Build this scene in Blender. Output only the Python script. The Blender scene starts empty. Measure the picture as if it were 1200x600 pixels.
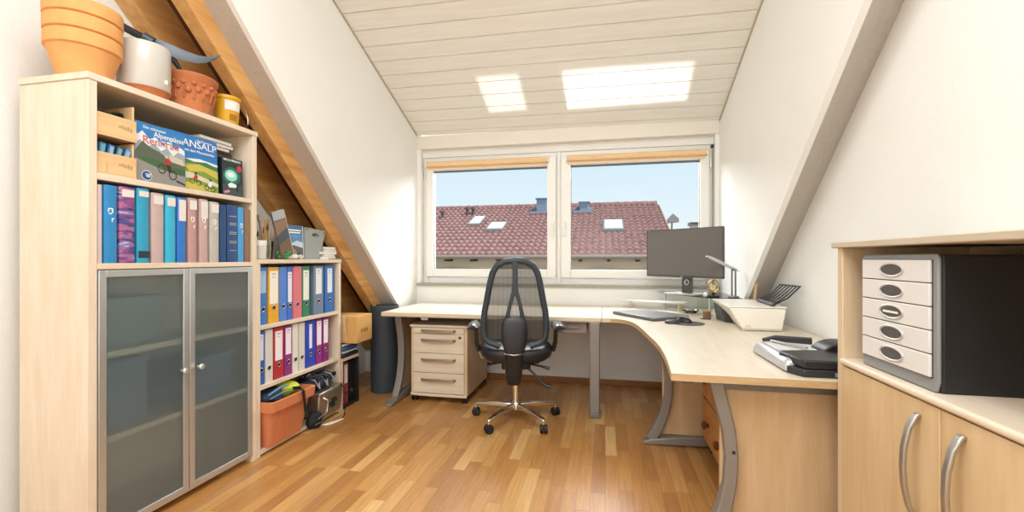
import bpy, bmesh, math, random
from mathutils import Vector, Matrix
random.seed(7)
SC = bpy.context.scene
COL = SC.collection
PI = math.pi

# ------------------------------------------------------------------ camera
cam_d = bpy.data.cameras.new('camera')
cam_d.sensor_width = 36.0
cam_d.lens = 36.0 * 519 / 1200
cam_d.shift_y = 3.0 / 1200
cam_d.clip_start = 0.05
cam_d.clip_end = 300
cam = bpy.data.objects.new('camera', cam_d)
COL.objects.link(cam)
cam.location = (0, 0, 1.15)
cam.rotation_euler = (PI / 2, 0, math.atan(109 / 519))
SC.camera = cam

# ------------------------------------------------------------------ colour management
SC.view_settings.view_transform = 'Standard'
SC.view_settings.look = 'None'
SC.view_settings.gamma = 1
SC.view_settings.use_curve_mapping = False
SC.view_settings.exposure = -0.08

# ------------------------------------------------------------------ world (sky), sun, big lamps
world = bpy.data.worlds.new('sky')
SC.world = world
world.use_nodes = True
wn = world.node_tree
wn.nodes.clear()
tc = wn.nodes.new('ShaderNodeTexCoord')
sx = wn.nodes.new('ShaderNodeSeparateXYZ')
rp = wn.nodes.new('ShaderNodeValToRGB')
rp.color_ramp.elements[0].position = 0.0
rp.color_ramp.elements[0].color = (0.80, 0.84, 0.85, 1)
rp.color_ramp.elements[1].position = 0.45
rp.color_ramp.elements[1].color = (0.42, 0.64, 0.82, 1)
e_ = rp.color_ramp.elements.new(0.12)
e_.color = (0.66, 0.79, 0.85, 1)
bg = wn.nodes.new('ShaderNodeBackground')
bg.inputs[1].default_value = 1.22
wo = wn.nodes.new('ShaderNodeOutputWorld')
wn.links.new(tc.outputs['Generated'], sx.inputs[0])
wn.links.new(sx.outputs[2], rp.inputs[0])
wn.links.new(rp.outputs[0], bg.inputs[0])
wn.links.new(bg.outputs[0], wo.inputs[0])


def lamp(name, kind, loc, target, energy, color=(1, 1, 1), **kw):
    d = bpy.data.lights.new(name, kind)
    d.energy = energy
    d.color = color
    for k, v in kw.items():
        setattr(d, k, v)
    o = bpy.data.objects.new(name, d)
    COL.objects.link(o)
    o.location = loc
    o.rotation_euler = (Vector(target) - Vector(loc)).to_track_quat('-Z', 'Y').to_euler()
    return o


SUN = lamp('sun', 'SUN', (6, 6, 12), (2.2, 7.2, 5.5), 7.5, (1, .95, .88), angle=0.01)
# unseen fill lamp behind the camera, added to brighten the room
REAR = lamp('rear_fill_light', 'AREA', (-0.4, -2.3, 1.75), (-0.4, 3, 1.45), 46, (.95, .98, 1), shape='RECTANGLE', size=2.8, size_y=2.2)
# second added fill lamp, out of view below the flat ceiling
CEIL = lamp('overhead_fill_light', 'AREA', (-0.4, 0.2, 3.2), (-0.4, 0.6, 0), 88, (.95, .98, 1), shape='RECTANGLE', size=1.8, size_y=1.8)
# daylight falling in through the two windows
WIN = lamp('window_daylight', 'AREA', (-0.43, 5.1, 2.75), (-0.43, 3.2, 0.9), 205, (.97, .985, 1), shape='RECTANGLE', size=2.6, size_y=1.3)
# narrow lamps added outside the panes, standing in for sun glints on the ceiling
for nm_, gx, gw, ge in (('sun_glint_left', -.83, .34, .32), ('sun_glint_right', .17, 1.0, .95)):
    lamp(nm_, 'AREA', (gx, 4.45, .95), (gx - .02, 3.67, 2.51), ge, (1, .99, .96), shape='RECTANGLE', size=gw, size_y=.29, spread=math.radians(2))


# ------------------------------------------------------------------ helpers: materials
def lin(h):
    h = h.lstrip('#')
    v = [int(h[i:i + 2], 16) / 255 for i in (0, 2, 4)]
    return tuple(x / 12.92 if x <= .04045 else ((x + .055) / 1.055) ** 2.4 for x in v) + (1,)


MATS = {}


def mat(name, hexc, rough=.5, metal=0, noise=0, nscale=20, stretch=(1, 1, 1), bump=0, bscale=120, spec=.5, coat=0):
    if name in MATS:
        return MATS[name]
    m = bpy.data.materials.new(name)
    m.use_nodes = True
    nt = m.node_tree
    b = nt.nodes['Principled BSDF']
    c = lin(hexc)
    b.inputs['Base Color'].default_value = c
    b.inputs['Roughness'].default_value = rough
    b.inputs['Metallic'].default_value = metal
    b.inputs['Specular IOR Level'].default_value = spec
    b.inputs['Coat Weight'].default_value = coat
    t = nt.nodes.new('ShaderNodeTexCoord')
    mp = nt.nodes.new('ShaderNodeMapping')
    mp.inputs['Scale'].default_value = stretch
    nt.links.new(t.outputs['Object'], mp.inputs[0])
    if noise:
        n = nt.nodes.new('ShaderNodeTexNoise')
        n.inputs['Scale'].default_value = nscale
        n.inputs['Detail'].default_value = 4
        nt.links.new(mp.outputs[0], n.inputs['Vector'])
        mr = nt.nodes.new('ShaderNodeMapRange')
        mr.inputs['From Min'].default_value = .25
        mr.inputs['From Max'].default_value = .75
        mr.inputs['To Min'].default_value = 1 - noise
        mr.inputs['To Max'].default_value = 1 + noise
        nt.links.new(n.outputs['Fac'], mr.inputs['Value'])
        mx = nt.nodes.new('ShaderNodeMix')
        mx.data_type = 'RGBA'
        mx.blend_type = 'MULTIPLY'
        mx.inputs[0].default_value = 1
        mx.inputs[6].default_value = c
        nt.links.new(mr.outputs[0], mx.inputs[7])
        nt.links.new(mx.outputs[2], b.inputs['Base Color'])
    if bump:
        n2 = nt.nodes.new('ShaderNodeTexNoise')
        n2.inputs['Scale'].default_value = bscale
        n2.inputs['Detail'].default_value = 3
        nt.links.new(t.outputs['Object'], n2.inputs['Vector'])
        bp = nt.nodes.new('ShaderNodeBump')
        bp.inputs['Strength'].default_value = bump
        bp.inputs['Distance'].default_value = .004
        nt.links.new(n2.outputs['Fac'], bp.inputs['Height'])
        nt.links.new(bp.outputs[0], b.inputs['Normal'])
    MATS[name] = m
    return m


def mat_floor():
    m = bpy.data.materials.new('oak_parquet')
    m.use_nodes = True
    nt = m.node_tree
    L = nt.links.new
    b = nt.nodes['Principled BSDF']

    def math_(op, a, bb=None, c=None):
        n = nt.nodes.new('ShaderNodeMath')
        n.operation = op
        for i, v in enumerate((a, bb, c)):
            if v is None:
                continue
            if isinstance(v, (int, float)):
                n.inputs[i].default_value = v
            else:
                L(v, n.inputs[i])
        return n.outputs[0]
    t = nt.nodes.new('ShaderNodeTexCoord')
    s = nt.nodes.new('ShaderNodeSeparateXYZ')
    L(t.outputs['Object'], s.inputs[0])
    px = math_('DIVIDE', s.outputs[0], .068)
    row = math_('FLOOR', px)
    wn1 = nt.nodes.new('ShaderNodeTexWhiteNoise')
    wn1.noise_dimensions = '1D'
    L(row, wn1.inputs['W'])
    py = math_('ADD', math_('DIVIDE', s.outputs[1], .46), math_('MULTIPLY', wn1.outputs['Value'], 7.3))
    colm = math_('FLOOR', py)
    cmb = nt.nodes.new('ShaderNodeCombineXYZ')
    L(row, cmb.inputs[0])
    L(colm, cmb.inputs[1])
    wn2 = nt.nodes.new('ShaderNodeTexWhiteNoise')
    wn2.noise_dimensions = '2D'
    L(cmb.outputs[0], wn2.inputs['Vector'])
    ramp = nt.nodes.new('ShaderNodeValToRGB')
    cr = ramp.color_ramp
    cr.elements[0].position = 0
    cr.elements[0].color = lin('#aa7640')
    cr.elements[1].position = 1
    cr.elements[1].color = lin('#dcb277')
    for p, h in ((.2, '#b68147'), (.6, '#c08c4e'), (.9, '#cb9a5b')):
        e = cr.elements.new(p)
        e.color = lin(h)
    L(wn2.outputs['Value'], ramp.inputs[0])
    mp = nt.nodes.new('ShaderNodeMapping')
    mp.inputs['Scale'].default_value = (60, 3, 1)
    L(t.outputs['Object'], mp.inputs[0])
    off = nt.nodes.new('ShaderNodeVectorMath')
    off.operation = 'ADD'
    L(mp.outputs[0], off.inputs[0])
    L(wn2.outputs['Color'], off.inputs[1])
    nz = nt.nodes.new('ShaderNodeTexNoise')
    nz.inputs['Scale'].default_value = 1.6
    nz.inputs['Detail'].default_value = 5
    L(off.outputs[0], nz.inputs['Vector'])
    mr = nt.nodes.new('ShaderNodeMapRange')
    mr.inputs['From Min'].default_value = .3
    mr.inputs['From Max'].default_value = .7
    mr.inputs['To Min'].default_value = .84
    mr.inputs['To Max'].default_value = 1.12
    L(nz.outputs['Fac'], mr.inputs['Value'])
    mx = nt.nodes.new('ShaderNodeMix')
    mx.data_type = 'RGBA'
    mx.blend_type = 'MULTIPLY'
    mx.inputs[0].default_value = 1
    L(ramp.outputs[0], mx.inputs[6])
    L(mr.outputs[0], mx.inputs[7])
    fx = math_('FRACT', px)
    fy = math_('FRACT', py)
    gx = math_('LESS_THAN', fx, .022)
    gy = math_('LESS_THAN', fy, .004)
    g = math_('MAXIMUM', gx, gy)
    mg = nt.nodes.new('ShaderNodeMix')
    mg.data_type = 'RGBA'
    L(math_('MULTIPLY', g, .6), mg.inputs[0])
    L(mx.outputs[2], mg.inputs[6])
    mg.inputs[7].default_value = lin('#5a3413')
    L(mg.outputs[2], b.inputs['Base Color'])
    b.inputs['Roughness'].default_value = .29
    b.inputs['Specular IOR Level'].default_value = .5
    return m


def mat_wood(name, h1, h2, stretch, rough=.45, scale=3.0, rings=False):
    if name in MATS:
        return MATS[name]
    m = bpy.data.materials.new(name)
    m.use_nodes = True
    nt = m.node_tree
    L = nt.links.new
    b = nt.nodes['Principled BSDF']
    t = nt.nodes.new('ShaderNodeTexCoord')
    mp = nt.nodes.new('ShaderNodeMapping')
    mp.inputs['Scale'].default_value = stretch
    L(t.outputs['Object'], mp.inputs[0])
    n = nt.nodes.new('ShaderNodeTexNoise')
    n.inputs['Scale'].default_value = scale
    n.inputs['Detail'].default_value = 6
    n.inputs['Roughness'].default_value = .65
    n.inputs['Distortion'].default_value = .6 if rings else .2
    L(mp.outputs[0], n.inputs['Vector'])
    r = nt.nodes.new('ShaderNodeValToRGB')
    r.color_ramp.elements[0].position = .32
    r.color_ramp.elements[0].color = lin(h2)
    r.color_ramp.elements[1].position = .68
    r.color_ramp.elements[1].color = lin(h1)
    L(n.outputs['Fac'], r.inputs[0])
    L(r.outputs[0], b.inputs['Base Color'])
    b.inputs['Roughness'].default_value = rough
    MATS[name] = m
    return m


def mat_glass(name, tint=(1, 1, 1, 1), gloss=.05, ior=1.45):
    m = bpy.data.materials.new(name)
    m.use_nodes = True
    nt = m.node_tree
    nt.nodes.clear()
    L = nt.links.new
    tr = nt.nodes.new('ShaderNodeBsdfTransparent')
    tr.inputs[0].default_value = tint
    gl = nt.nodes.new('ShaderNodeBsdfGlossy')
    gl.inputs['Roughness'].default_value = gloss
    fr = nt.nodes.new('ShaderNodeFresnel')
    fr.inputs[0].default_value = ior
    mx = nt.nodes.new('ShaderNodeMixShader')
    o = nt.nodes.new('ShaderNodeOutputMaterial')
    L(fr.outputs[0], mx.inputs[0])
    L(tr.outputs[0], mx.inputs[1])
    L(gl.outputs[0], mx.inputs[2])
    L(mx.outputs[0], o.inputs[0])
    return m


def mat_frosted():
    m = bpy.data.materials.new('frosted_glass')
    m.use_nodes = True
    nt = m.node_tree
    nt.nodes.clear()
    L = nt.links.new
    re = nt.nodes.new('ShaderNodeBsdfRefraction')
    re.inputs['Roughness'].default_value = .3
    re.inputs['IOR'].default_value = 1.06
    re.inputs[0].default_value = (.86, .95, .95, 1)
    di = nt.nodes.new('ShaderNodeBsdfDiffuse')
    di.inputs[0].default_value = lin('#b3c9d0')
    tl_ = nt.nodes.new('ShaderNodeBsdfTranslucent')
    tl_.inputs[0].default_value = lin('#dbe8e8')
    m0 = nt.nodes.new('ShaderNodeMixShader')
    m0.inputs[0].default_value = .5
    L(di.outputs[0], m0.inputs[1])
    L(tl_.outputs[0], m0.inputs[2])
    tp = nt.nodes.new('ShaderNodeBsdfTransparent')
    tp.inputs[0].default_value = (.9, .98, 1, 1)
    m3 = nt.nodes.new('ShaderNodeMixShader')
    m3.inputs[0].default_value = .74
    L(tp.outputs[0], m3.inputs[1])
    L(re.outputs[0], m3.inputs[2])
    m1 = nt.nodes.new('ShaderNodeMixShader')
    m1.inputs[0].default_value = .3
    L(m3.outputs[0], m1.inputs[1])
    L(m0.outputs[0], m1.inputs[2])
    gl = nt.nodes.new('ShaderNodeBsdfGlossy')
    gl.inputs['Roughness'].default_value = .07
    fr = nt.nodes.new('ShaderNodeFresnel')
    fr.inputs[0].default_value = 1.5
    mx = nt.nodes.new('ShaderNodeMixShader')
    o = nt.nodes.new('ShaderNodeOutputMaterial')
    L(fr.outputs[0], mx.inputs[0])
    L(m1.outputs[0], mx.inputs[1])
    L(gl.outputs[0], mx.inputs[2])
    L(mx.outputs[0], o.inputs[0])
    return m


def mat_mesh_fabric():
    m = bpy.data.materials.new('mesh_fabric')
    m.use_nodes = True
    nt = m.node_tree
    nt.nodes.clear()
    L = nt.links.new
    tr = nt.nodes.new('ShaderNodeBsdfTransparent')
    di = nt.nodes.new('ShaderNodeBsdfDiffuse')
    di.inputs[0].default_value = lin('#4a4744')
    t = nt.nodes.new('ShaderNodeTexCoord')
    w = nt.nodes.new('ShaderNodeTexWave')
    w.wave_type = 'BANDS'
    w.bands_direction = 'X'
    w.inputs['Scale'].default_value = 45
    L(t.outputs['Object'], w.inputs['Vector'])
    mr = nt.nodes.new('ShaderNodeMapRange')
    mr.inputs['To Min'].default_value = .58
    mr.inputs['To Max'].default_value = .86
    L(w.outputs['Fac'], mr.inputs['Value'])
    mx = nt.nodes.new('ShaderNodeMixShader')
    o = nt.nodes.new('ShaderNodeOutputMaterial')
    L(mr.outputs[0], mx.inputs[0])
    L(tr.outputs[0], mx.inputs[1])
    L(di.outputs[0], mx.inputs[2])
    L(mx.outputs[0], o.inputs[0])
    return m


WALL = mat('white_plaster', '#f3f2ed', .85, noise=.015, nscale=3, bump=.35, bscale=90)
ROUGHPL = mat('rough_plaster', '#c2b9ae', .9, noise=.06, nscale=60, bump=1.0, bscale=110)  # grey plaster; part of the slope strips' shade is put into this colour
FLOOR = mat_floor()
BOARD = mat_wood('whitewashed_board', '#f1efe7', '#e9e5da', (1.2, 14, 1), .42, 2.0)
MAPLE_Z = mat_wood('maple_laminate_upright', '#e3cdae', '#d5b992', (7, 7, .7), .42)
MAPLE_X = mat_wood('maple_laminate_along', '#e6dac6', '#d9c8ad', (1.0, 9, 9), .4)
MAPLE_Y = mat_wood('maple_laminate_deep', '#e9d9c0', '#dcc6a6', (9, 1.0, 9), .4)
BIRCH = mat_wood('pale_birch', '#e9dac6', '#dcc8ad', (8, .8, 8), .45)
BIRCH_Z = mat_wood('pale_birch_upright', '#e9dac6', '#ddcaaf', (8, 8, .8), .45)
CABW = mat_wood('beech_front', '#dfc59c', '#d0b183', (6, 6, .6), .42)
DESKP = mat_wood('desk_panel_wood', '#d0b48e', '#c09f74', (6, 6, .6), .45)
PINE = mat_wood('orange_pine', '#d3934f', '#b57435', (5, 5, .7), .45, rings=True)
RAFTER = mat_wood('pine_rafter', '#e6b573', '#c58a49', (10, .5, 10), .55, 1.5)
DARKB = mat_wood('brown_roof_board', '#714729', '#4a2c18', (9, .7, .7), .6, 2.0)
PVC = mat('white_window_plastic', '#f1efe9', .35)
STONE = mat('speckled_stone', '#a19b8c', .35, noise=.25, nscale=160)
GLASS = mat_glass('window_glass', gloss=.0, ior=1.1)
CLEAR = mat_glass('clear_glass', (.93, .98, .95, 1), .02)
FROST = mat_frosted()
CLEARN = mat_glass('inner_clear_glass', ior=1.05)
MESHF = mat_mesh_fabric()
BLIND = mat('apricot_blind', '#efcb9d', .8, noise=.06, nscale=30)
ALU = mat('brushed_aluminium', '#c9cac9', .38, .75)
GREYM = mat('grey_powder_coat', '#8d8882', .45, .35)
DGREYM = mat('dark_grey_steel', '#77736e', .45, .4)
CHROME = mat('chrome', '#e6e3df', .12, 1)
BLACK = mat('black_plastic', '#1d1e21', .42)
BLACKR = mat('black_rubber', '#17181a', .6)
CHAIRB = mat('blue_black_frame', '#2e3a42', .4, noise=.05)
LEATH = mat('black_leather', '#22242a', .38, noise=.1, nscale=60, bump=.1)
WHITEP = mat('white_plastic', '#ecebe6', .4)
PAPER = mat('paper', '#efece4', .8)
TERRA = mat('terracotta', '#e2a15f', .75, noise=.1, nscale=14)
TERRA2 = mat('red_terracotta', '#bf7347', .8, noise=.15, nscale=18)
CERAM = mat('cream_glazed_ceramic', '#cbc6bc', .22, noise=.03, nscale=12)
GOLD = mat('brass', '#b99a55', .3, .8)
CARD = mat('cardboard', '#d6a560', .8, noise=.05, nscale=40)
CARD2 = mat('pale_cardboard', '#d9b98b', .8, noise=.08, nscale=30)
CRATE = mat_wood('pale_crate_wood', '#ecc896', '#ddb47d', (4, .6, 5), .6)
SLATE = mat('slate_grey', '#3d474e', .6, noise=.06, nscale=10)
ORANGE = mat('orange_plastic', '#d08055', .5, noise=.04, nscale=12)


# ------------------------------------------------------------------ helpers: objects
WM = {}


def thing(name, label, cat, loc=(0, 0, 0), rz=0, group=None, kind=None):
    o = bpy.data.objects.new(name, None)
    COL.objects.link(o)
    o.location = loc
    o.rotation_euler = (0, 0, rz)
    o.empty_display_size = .05
    WM[o.name] = Matrix.Translation(Vector(loc)) @ Matrix.Rotation(rz, 4, 'Z')
    tag(o, label, cat, group, kind)
    return o


def tag(o, label=None, cat=None, group=None, kind=None):
    if label:
        o['label'] = label
    if cat:
        o['category'] = cat
    if group:
        o['group'] = group
    if kind:
        o['kind'] = kind
    return o


class MB:
    """collects shapes of ONE mesh; world=True means coordinates are given in world space"""

    def __init__(self):
        self.bm = bmesh.new()

    def _faces(self, verts, faces, mi=0):
        vs = [self.bm.verts.new(v) for v in verts]
        for f in faces:
            try:
                fc = self.bm.faces.new([vs[i] for i in f])
                fc.material_index = mi
            except ValueError:
                pass
        return vs

    def box(self, x0, x1, y0, y1, z0, z1, mi=0):
        v = [(x, y, z) for x in (x0, x1) for y in (y0, y1) for z in (z0, z1)]
        f = [(0, 1, 3, 2), (4, 6, 7, 5), (0, 4, 5, 1), (2, 3, 7, 6), (0, 2, 6, 4), (1, 5, 7, 3)]
        self._faces(v, f, mi)
        return self

    def hexa(self, b4, t4, mi=0):
        """bottom ring and top ring of four points, counter-clockwise from above"""
        self._faces(list(b4) + list(t4), [(3, 2, 1, 0), (4, 5, 6, 7), (0, 1, 5, 4), (1, 2, 6, 5), (2, 3, 7, 6), (3, 0, 4, 7)], mi)
        return self

    def prism(self, pts, a0, a1, axis='z', mi=0):
        n = len(pts)

        def P(p, a):
            return {'z': (p[0], p[1], a), 'x': (a, p[0], p[1]), 'y': (p[0], a, p[1])}[axis]
        v = [P(p, a0) for p in pts] + [P(p, a1) for p in pts]
        f = [tuple(range(n - 1, -1, -1)), tuple(range(n, 2 * n))]
        f += [(i, (i + 1) % n, n + (i + 1) % n, n + i) for i in range(n)]
        self._faces(v, f, mi)
        return self

    def poly(self, pts, mi=0):
        self._faces(pts, [tuple(range(len(pts)))], mi)
        return self

    def loft(self, rings, mi=0, cap=True, closed=True):
        n = len(rings[0])
        v = [p for r in rings for p in r]
        f = []
        for k in range(len(rings) - 1):
            for i in range(n if closed else n - 1):
                a, b = k * n + i, k * n + (i + 1) % n
                f.append((a, b, b + n, a + n))
        if cap:
            f.append(tuple(range(n - 1, -1, -1)))
            f.append(tuple(range((len(rings) - 1) * n, len(rings) * n)))
        self._faces(v, f, mi)
        return self

    def lathe(self, prof, c=(0, 0, 0), n=32, axis='z', mi=0, cap=True, arc=None):
        rings = []
        for r, h in prof:
            ring = []
            for i in range(n):
                a = 2 * PI * i / n
                p = (r * math.cos(a), r * math.sin(a), h)
                if axis == 'x':
                    p = (p[2], p[0], p[1])
                elif axis == 'y':
                    p = (p[0], p[2], p[1])
                ring.append((c[0] + p[0], c[1] + p[1], c[2] + p[2]))
            rings.append(ring)
        return self.loft(rings, mi, cap)

    def tube(self, pts, r, n=8, mi=0, closed=False, ry=None, up=(0, 0, 1)):
        pts = [Vector(p) for p in pts]
        m = len(pts)
        rings = []
        for i, p in enumerate(pts):
            if closed:
                t = (pts[(i + 1) % m] - pts[i - 1])
            else:
                t = pts[min(i + 1, m - 1)] - pts[max(i - 1, 0)]
            t.normalize()
            u = Vector(up)
            if abs(t.dot(u)) > .97:
                u = Vector((1, 0, 0)) if abs(t.x) < .9 else Vector((0, 1, 0))
            s = t.cross(u).normalized()
            w = s.cross(t).normalized()
            ra = r[i] if isinstance(r, (list, tuple)) else r
            rb = ra if ry is None else (ry[i] if isinstance(ry, (list, tuple)) else ry)
            rings.append([p + s * (ra * math.cos(2 * PI * k / n)) + w * (rb * math.sin(2 * PI * k / n)) for k in range(n)])
        if closed:
            rings.append(rings[0])
        return self.loft(rings, mi, not closed)

    def bar(self, pts, w, h, up=(0, 0, 1), mi=0):
        """rectangular section sweep: w sideways, h along up"""
        pts = [Vector(p) for p in pts]
        m = len(pts)
        rings = []
        for i, p in enumerate(pts):
            t = (pts[min(i + 1, m - 1)] - pts[max(i - 1, 0)]).normalized()
            u = Vector(up)
            if abs(t.dot(u)) > .97:
                u = Vector((0, 1, 0))
            s = t.cross(u).normalized()
            v = s.cross(t).normalized()
            a = (w[i] if isinstance(w, (list, tuple)) else w) / 2
            b = (h[i] if isinstance(h, (list, tuple)) else h) / 2
            rings.append([p - s * a - v * b, p + s * a - v * b, p + s * a + v * b, p - s * a + v * b])
        return self.loft(rings, mi)

    def sphere(self, c, r, sc=(1, 1, 1), n=16, mi=0):
        prof = []
        k = n // 2
        rings = []
        for j in range(1, k):
            a = PI * j / k
            rings.append([(c[0] + r * sc[0] * math.sin(a) * math.cos(2 * PI * i / n), c[1] + r * sc[1] * math.sin(a) * math.sin(2 * PI * i / n), c[2] - r * sc[2] * math.cos(a)) for i in range(n)])
        return self.loft(rings, mi)

    def xf(self, M):
        bmesh.ops.transform(self.bm, matrix=M, verts=self.bm.verts)
        return self

    def build(self, name, mats, parent=None, bevel=0, smooth=35, world=False, subs=0, seg=2):
        bmesh.ops.recalc_face_normals(self.bm, faces=self.bm.faces)
        me = bpy.data.meshes.new(name)
        if world and parent is not None:
            M = Matrix.Identity(4)
            q = parent
            while q is not None:
                if q.name in WM:
                    M = WM[q.name] @ M
                q = q.parent
            bmesh.ops.transform(self.bm, matrix=M.inverted(), verts=self.bm.verts)
        self.bm.to_mesh(me)
        self.bm.free()
        for mm in (mats if isinstance(mats, (list, tuple)) else [mats]):
            me.materials.append(mm)
        if smooth:
            me.polygons.foreach_set('use_smooth', [True] * len(me.polygons))
            me.set_sharp_from_angle(angle=math.radians(smooth))
        o = bpy.data.objects.new(name, me)
        COL.objects.link(o)
        if parent is not None:
            o.parent = parent
        if bevel:
            b = o.modifiers.new('bevel', 'BEVEL')
            b.width = bevel
            b.segments = seg
            b.limit_method = 'ANGLE'
            b.angle_limit = math.radians(40)
        if subs:
            s = o.modifiers.new('subdivision', 'SUBSURF')
            s.levels = s.render_levels = subs
        return o


def text_mesh(name, s, origin, right, up, size, m, parent, depth=.0006, align='LEFT', world=True, squash=1.0):
    cu = bpy.data.curves.new(name, 'FONT')
    cu.body = s
    cu.size = size
    cu.extrude = depth
    cu.align_x = align
    tmp = bpy.data.objects.new(name, cu)
    COL.objects.link(tmp)
    bpy.context.view_layer.update()
    me = bpy.data.meshes.new_from_object(tmp.evaluated_get(bpy.context.evaluated_depsgraph_get()))
    bpy.data.objects.remove(tmp)
    R = Vector(right).normalized()
    U = Vector(up).normalized()
    N = R.cross(U)
    M = Matrix(((R.x * squash, U.x, N.x, origin[0]), (R.y * squash, U.y, N.y, origin[1]), (R.z * squash, U.z, N.z, origin[2]), (0, 0, 0, 1)))
    if world and parent is not None:
        W = Matrix.Identity(4)
        q = parent
        while q is not None:
            if q.name in WM:
                W = WM[q.name] @ W
            q = q.parent
        M = W.inverted() @ M
    me.transform(M)
    me.materials.clear()
    me.materials.append(m)
    o = bpy.data.objects.new(name, me)
    COL.objects.link(o)
    o.parent = parent
    return o


def copy_tree(o, parent=None):
    c = o.copy()
    COL.objects.link(c)
    c.parent = parent
    for ch in list(o.children):
        copy_tree(ch, c)
    return c


def struct(o):
    o['kind'] = 'structure'
    return o


# ------------------------------------------------------------------ the room
XL, XR = -1.83, .97          # dormer cheeks
GL, GR = -2.39, 1.16         # gable walls
WY = 4.12                    # parapet wall under the window
RW = -2.6                    # rear wall
ZC = 3.35                    # flat ceiling


def roofL(y):
    return 4.213 - .941 * y


def roofR(y):
    return 3.79 - .853 * y


def ceilL(y):
    return 2.37 + .40 * (WY - y)


def ceilR(y):
    return 2.34 + .40 * (WY - y)


struct(MB().box(GL - .1, GR + .1, RW, WY + .1, -.1, 0).build('floor', FLOOR, smooth=0))
# gable wall left / right, rear wall
struct(MB().box(GL - .12, GL, RW, WY + .6, -.1, 3.6).build('wall_left', WALL, smooth=0))
struct(MB().box(GR, GR + .12, RW, WY + .6, -.1, 3.6).build('wall_right', WALL, smooth=0))
struct(MB().box(GL - .12, GR + .12, RW - .12, RW, -.1, 3.6).build('wall_rear', WALL, smooth=0))
# window wall: parapet, head and side pieces around the window opening
FX0, FX1, FZ0, FZ1 = -1.79, .935, .905, 2.16
w = MB()
w.box(GL - .1, GR + .1, WY, WY + .25, -.1, .885)
w.box(XL - .1, XR + .1, WY + .06, WY + .25, FZ1, 2.75)
w.box(XL - .12, FX0, WY, WY + .25, .885, 2.4)
w.box(FX1, XR + .12, WY, WY + .25, .885, 2.4)
struct(w.build('wall_window', WALL, smooth=0))
# lintel board
struct(MB().box(XL, XR, WY - .012, WY + .07, 2.232, 2.36).build('trim_1', mat('cream_trim', '#e9e3d6', .5), smooth=0, bevel=.004))
# baseboard
struct(MB().box(XL, GR, WY - .014, WY, 0, .055).build('baseboard_window', mat_wood('oak_skirting', '#a9713a', '#8c5a2b', (1, 8, 8), .45), bevel=.004))
# dormer cheeks: vertical walls cut by the roof slope
for side, x0, x1, rf, cl in (('cheek_left', XL - .03, XL, roofL, ceilL), ('cheek_right', XR, XR + .03, roofR, ceilR)):
    ya = 1.0
    pts = [(ya, rf(ya)), (ya, 3.6), (WY - (3.6 - 2.36) / .4, 3.6), (WY + .02, 2.45), (WY + .02, .0), (4.0, 0), (4.0, rf(4.0))]
    struct(MB().prism(pts, x0, x1, 'x').build('wall_' + side, WALL, smooth=0))
# plastered slope strips between cheek and gable
XS = -1.99


def slab(xa, za, xb, zb, y0, y1, th, dy=0):
    """slanting slab, underside between (xa,za(y)) and (xb,zb(y))"""
    return MB().hexa([(xa, y0, za(y0)), (xb, y0, zb(y0)), (xb, y1, zb(y1)), (xa, y1, za(y1))],
                     [(xa, y0, za(y0) + th), (xb, y0, zb(y0) + th), (xb, y1, zb(y1) + th), (xa, y1, za(y1) + th)])


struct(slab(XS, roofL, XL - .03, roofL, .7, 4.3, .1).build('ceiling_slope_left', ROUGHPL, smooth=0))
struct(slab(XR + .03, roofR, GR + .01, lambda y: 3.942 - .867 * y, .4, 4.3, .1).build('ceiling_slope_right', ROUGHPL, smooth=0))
# brown roof boards with grooves over the bookcases
rb = MB()
xb = GL
for i in range(4):
    xe = xb + (XS - GL) / 4
    rb.hexa([(xb + .002, .7, roofL(.7) + .13), (xe - .002, .7, roofL(.7) + .13), (xe - .002, 4.4, roofL(4.4) + .13), (xb + .002, 4.4, roofL(4.4) + .13)],
            [(xb + .002, .7, roofL(.7) + .16), (xe - .002, .7, roofL(.7) + .16), (xe - .002, 4.4, roofL(4.4) + .16), (xb + .002, 4.4, roofL(4.4) + .16)])
    xb = xe
rb.hexa([(GL, .7, roofL(.7) + .155), (XS, .7, roofL(.7) + .155), (XS, 4.4, roofL(4.4) + .155), (GL, 4.4, roofL(4.4) + .155)],
        [(GL, .7, roofL(.7) + .2), (XS, .7, roofL(.7) + .2), (XS, 4.4, roofL(4.4) + .2), (GL, 4.4, roofL(4.4) + .2)])
struct(rb.build('ceiling_roof_boards', DARKB, smooth=0))


def drop(y):
    return 4.08 - .941 * y


for nm, xa, xb in (('rafter', -2.075, XS), ('rafter.001', -2.39, -2.285)):
    r = MB().hexa([(xa, .7, drop(.7)), (xb, .7, drop(.7)), (xb, 4.1, drop(4.1)), (xa, 4.1, drop(4.1))],
                  [(xa, .7, roofL(.7) + .14), (xb, .7, roofL(.7) + .14), (xb, 4.1, roofL(4.1) + .14), (xa, 4.1, roofL(4.1) + .14)]).build(nm, RAFTER, smooth=0, bevel=.004)
    struct(r)
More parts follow.
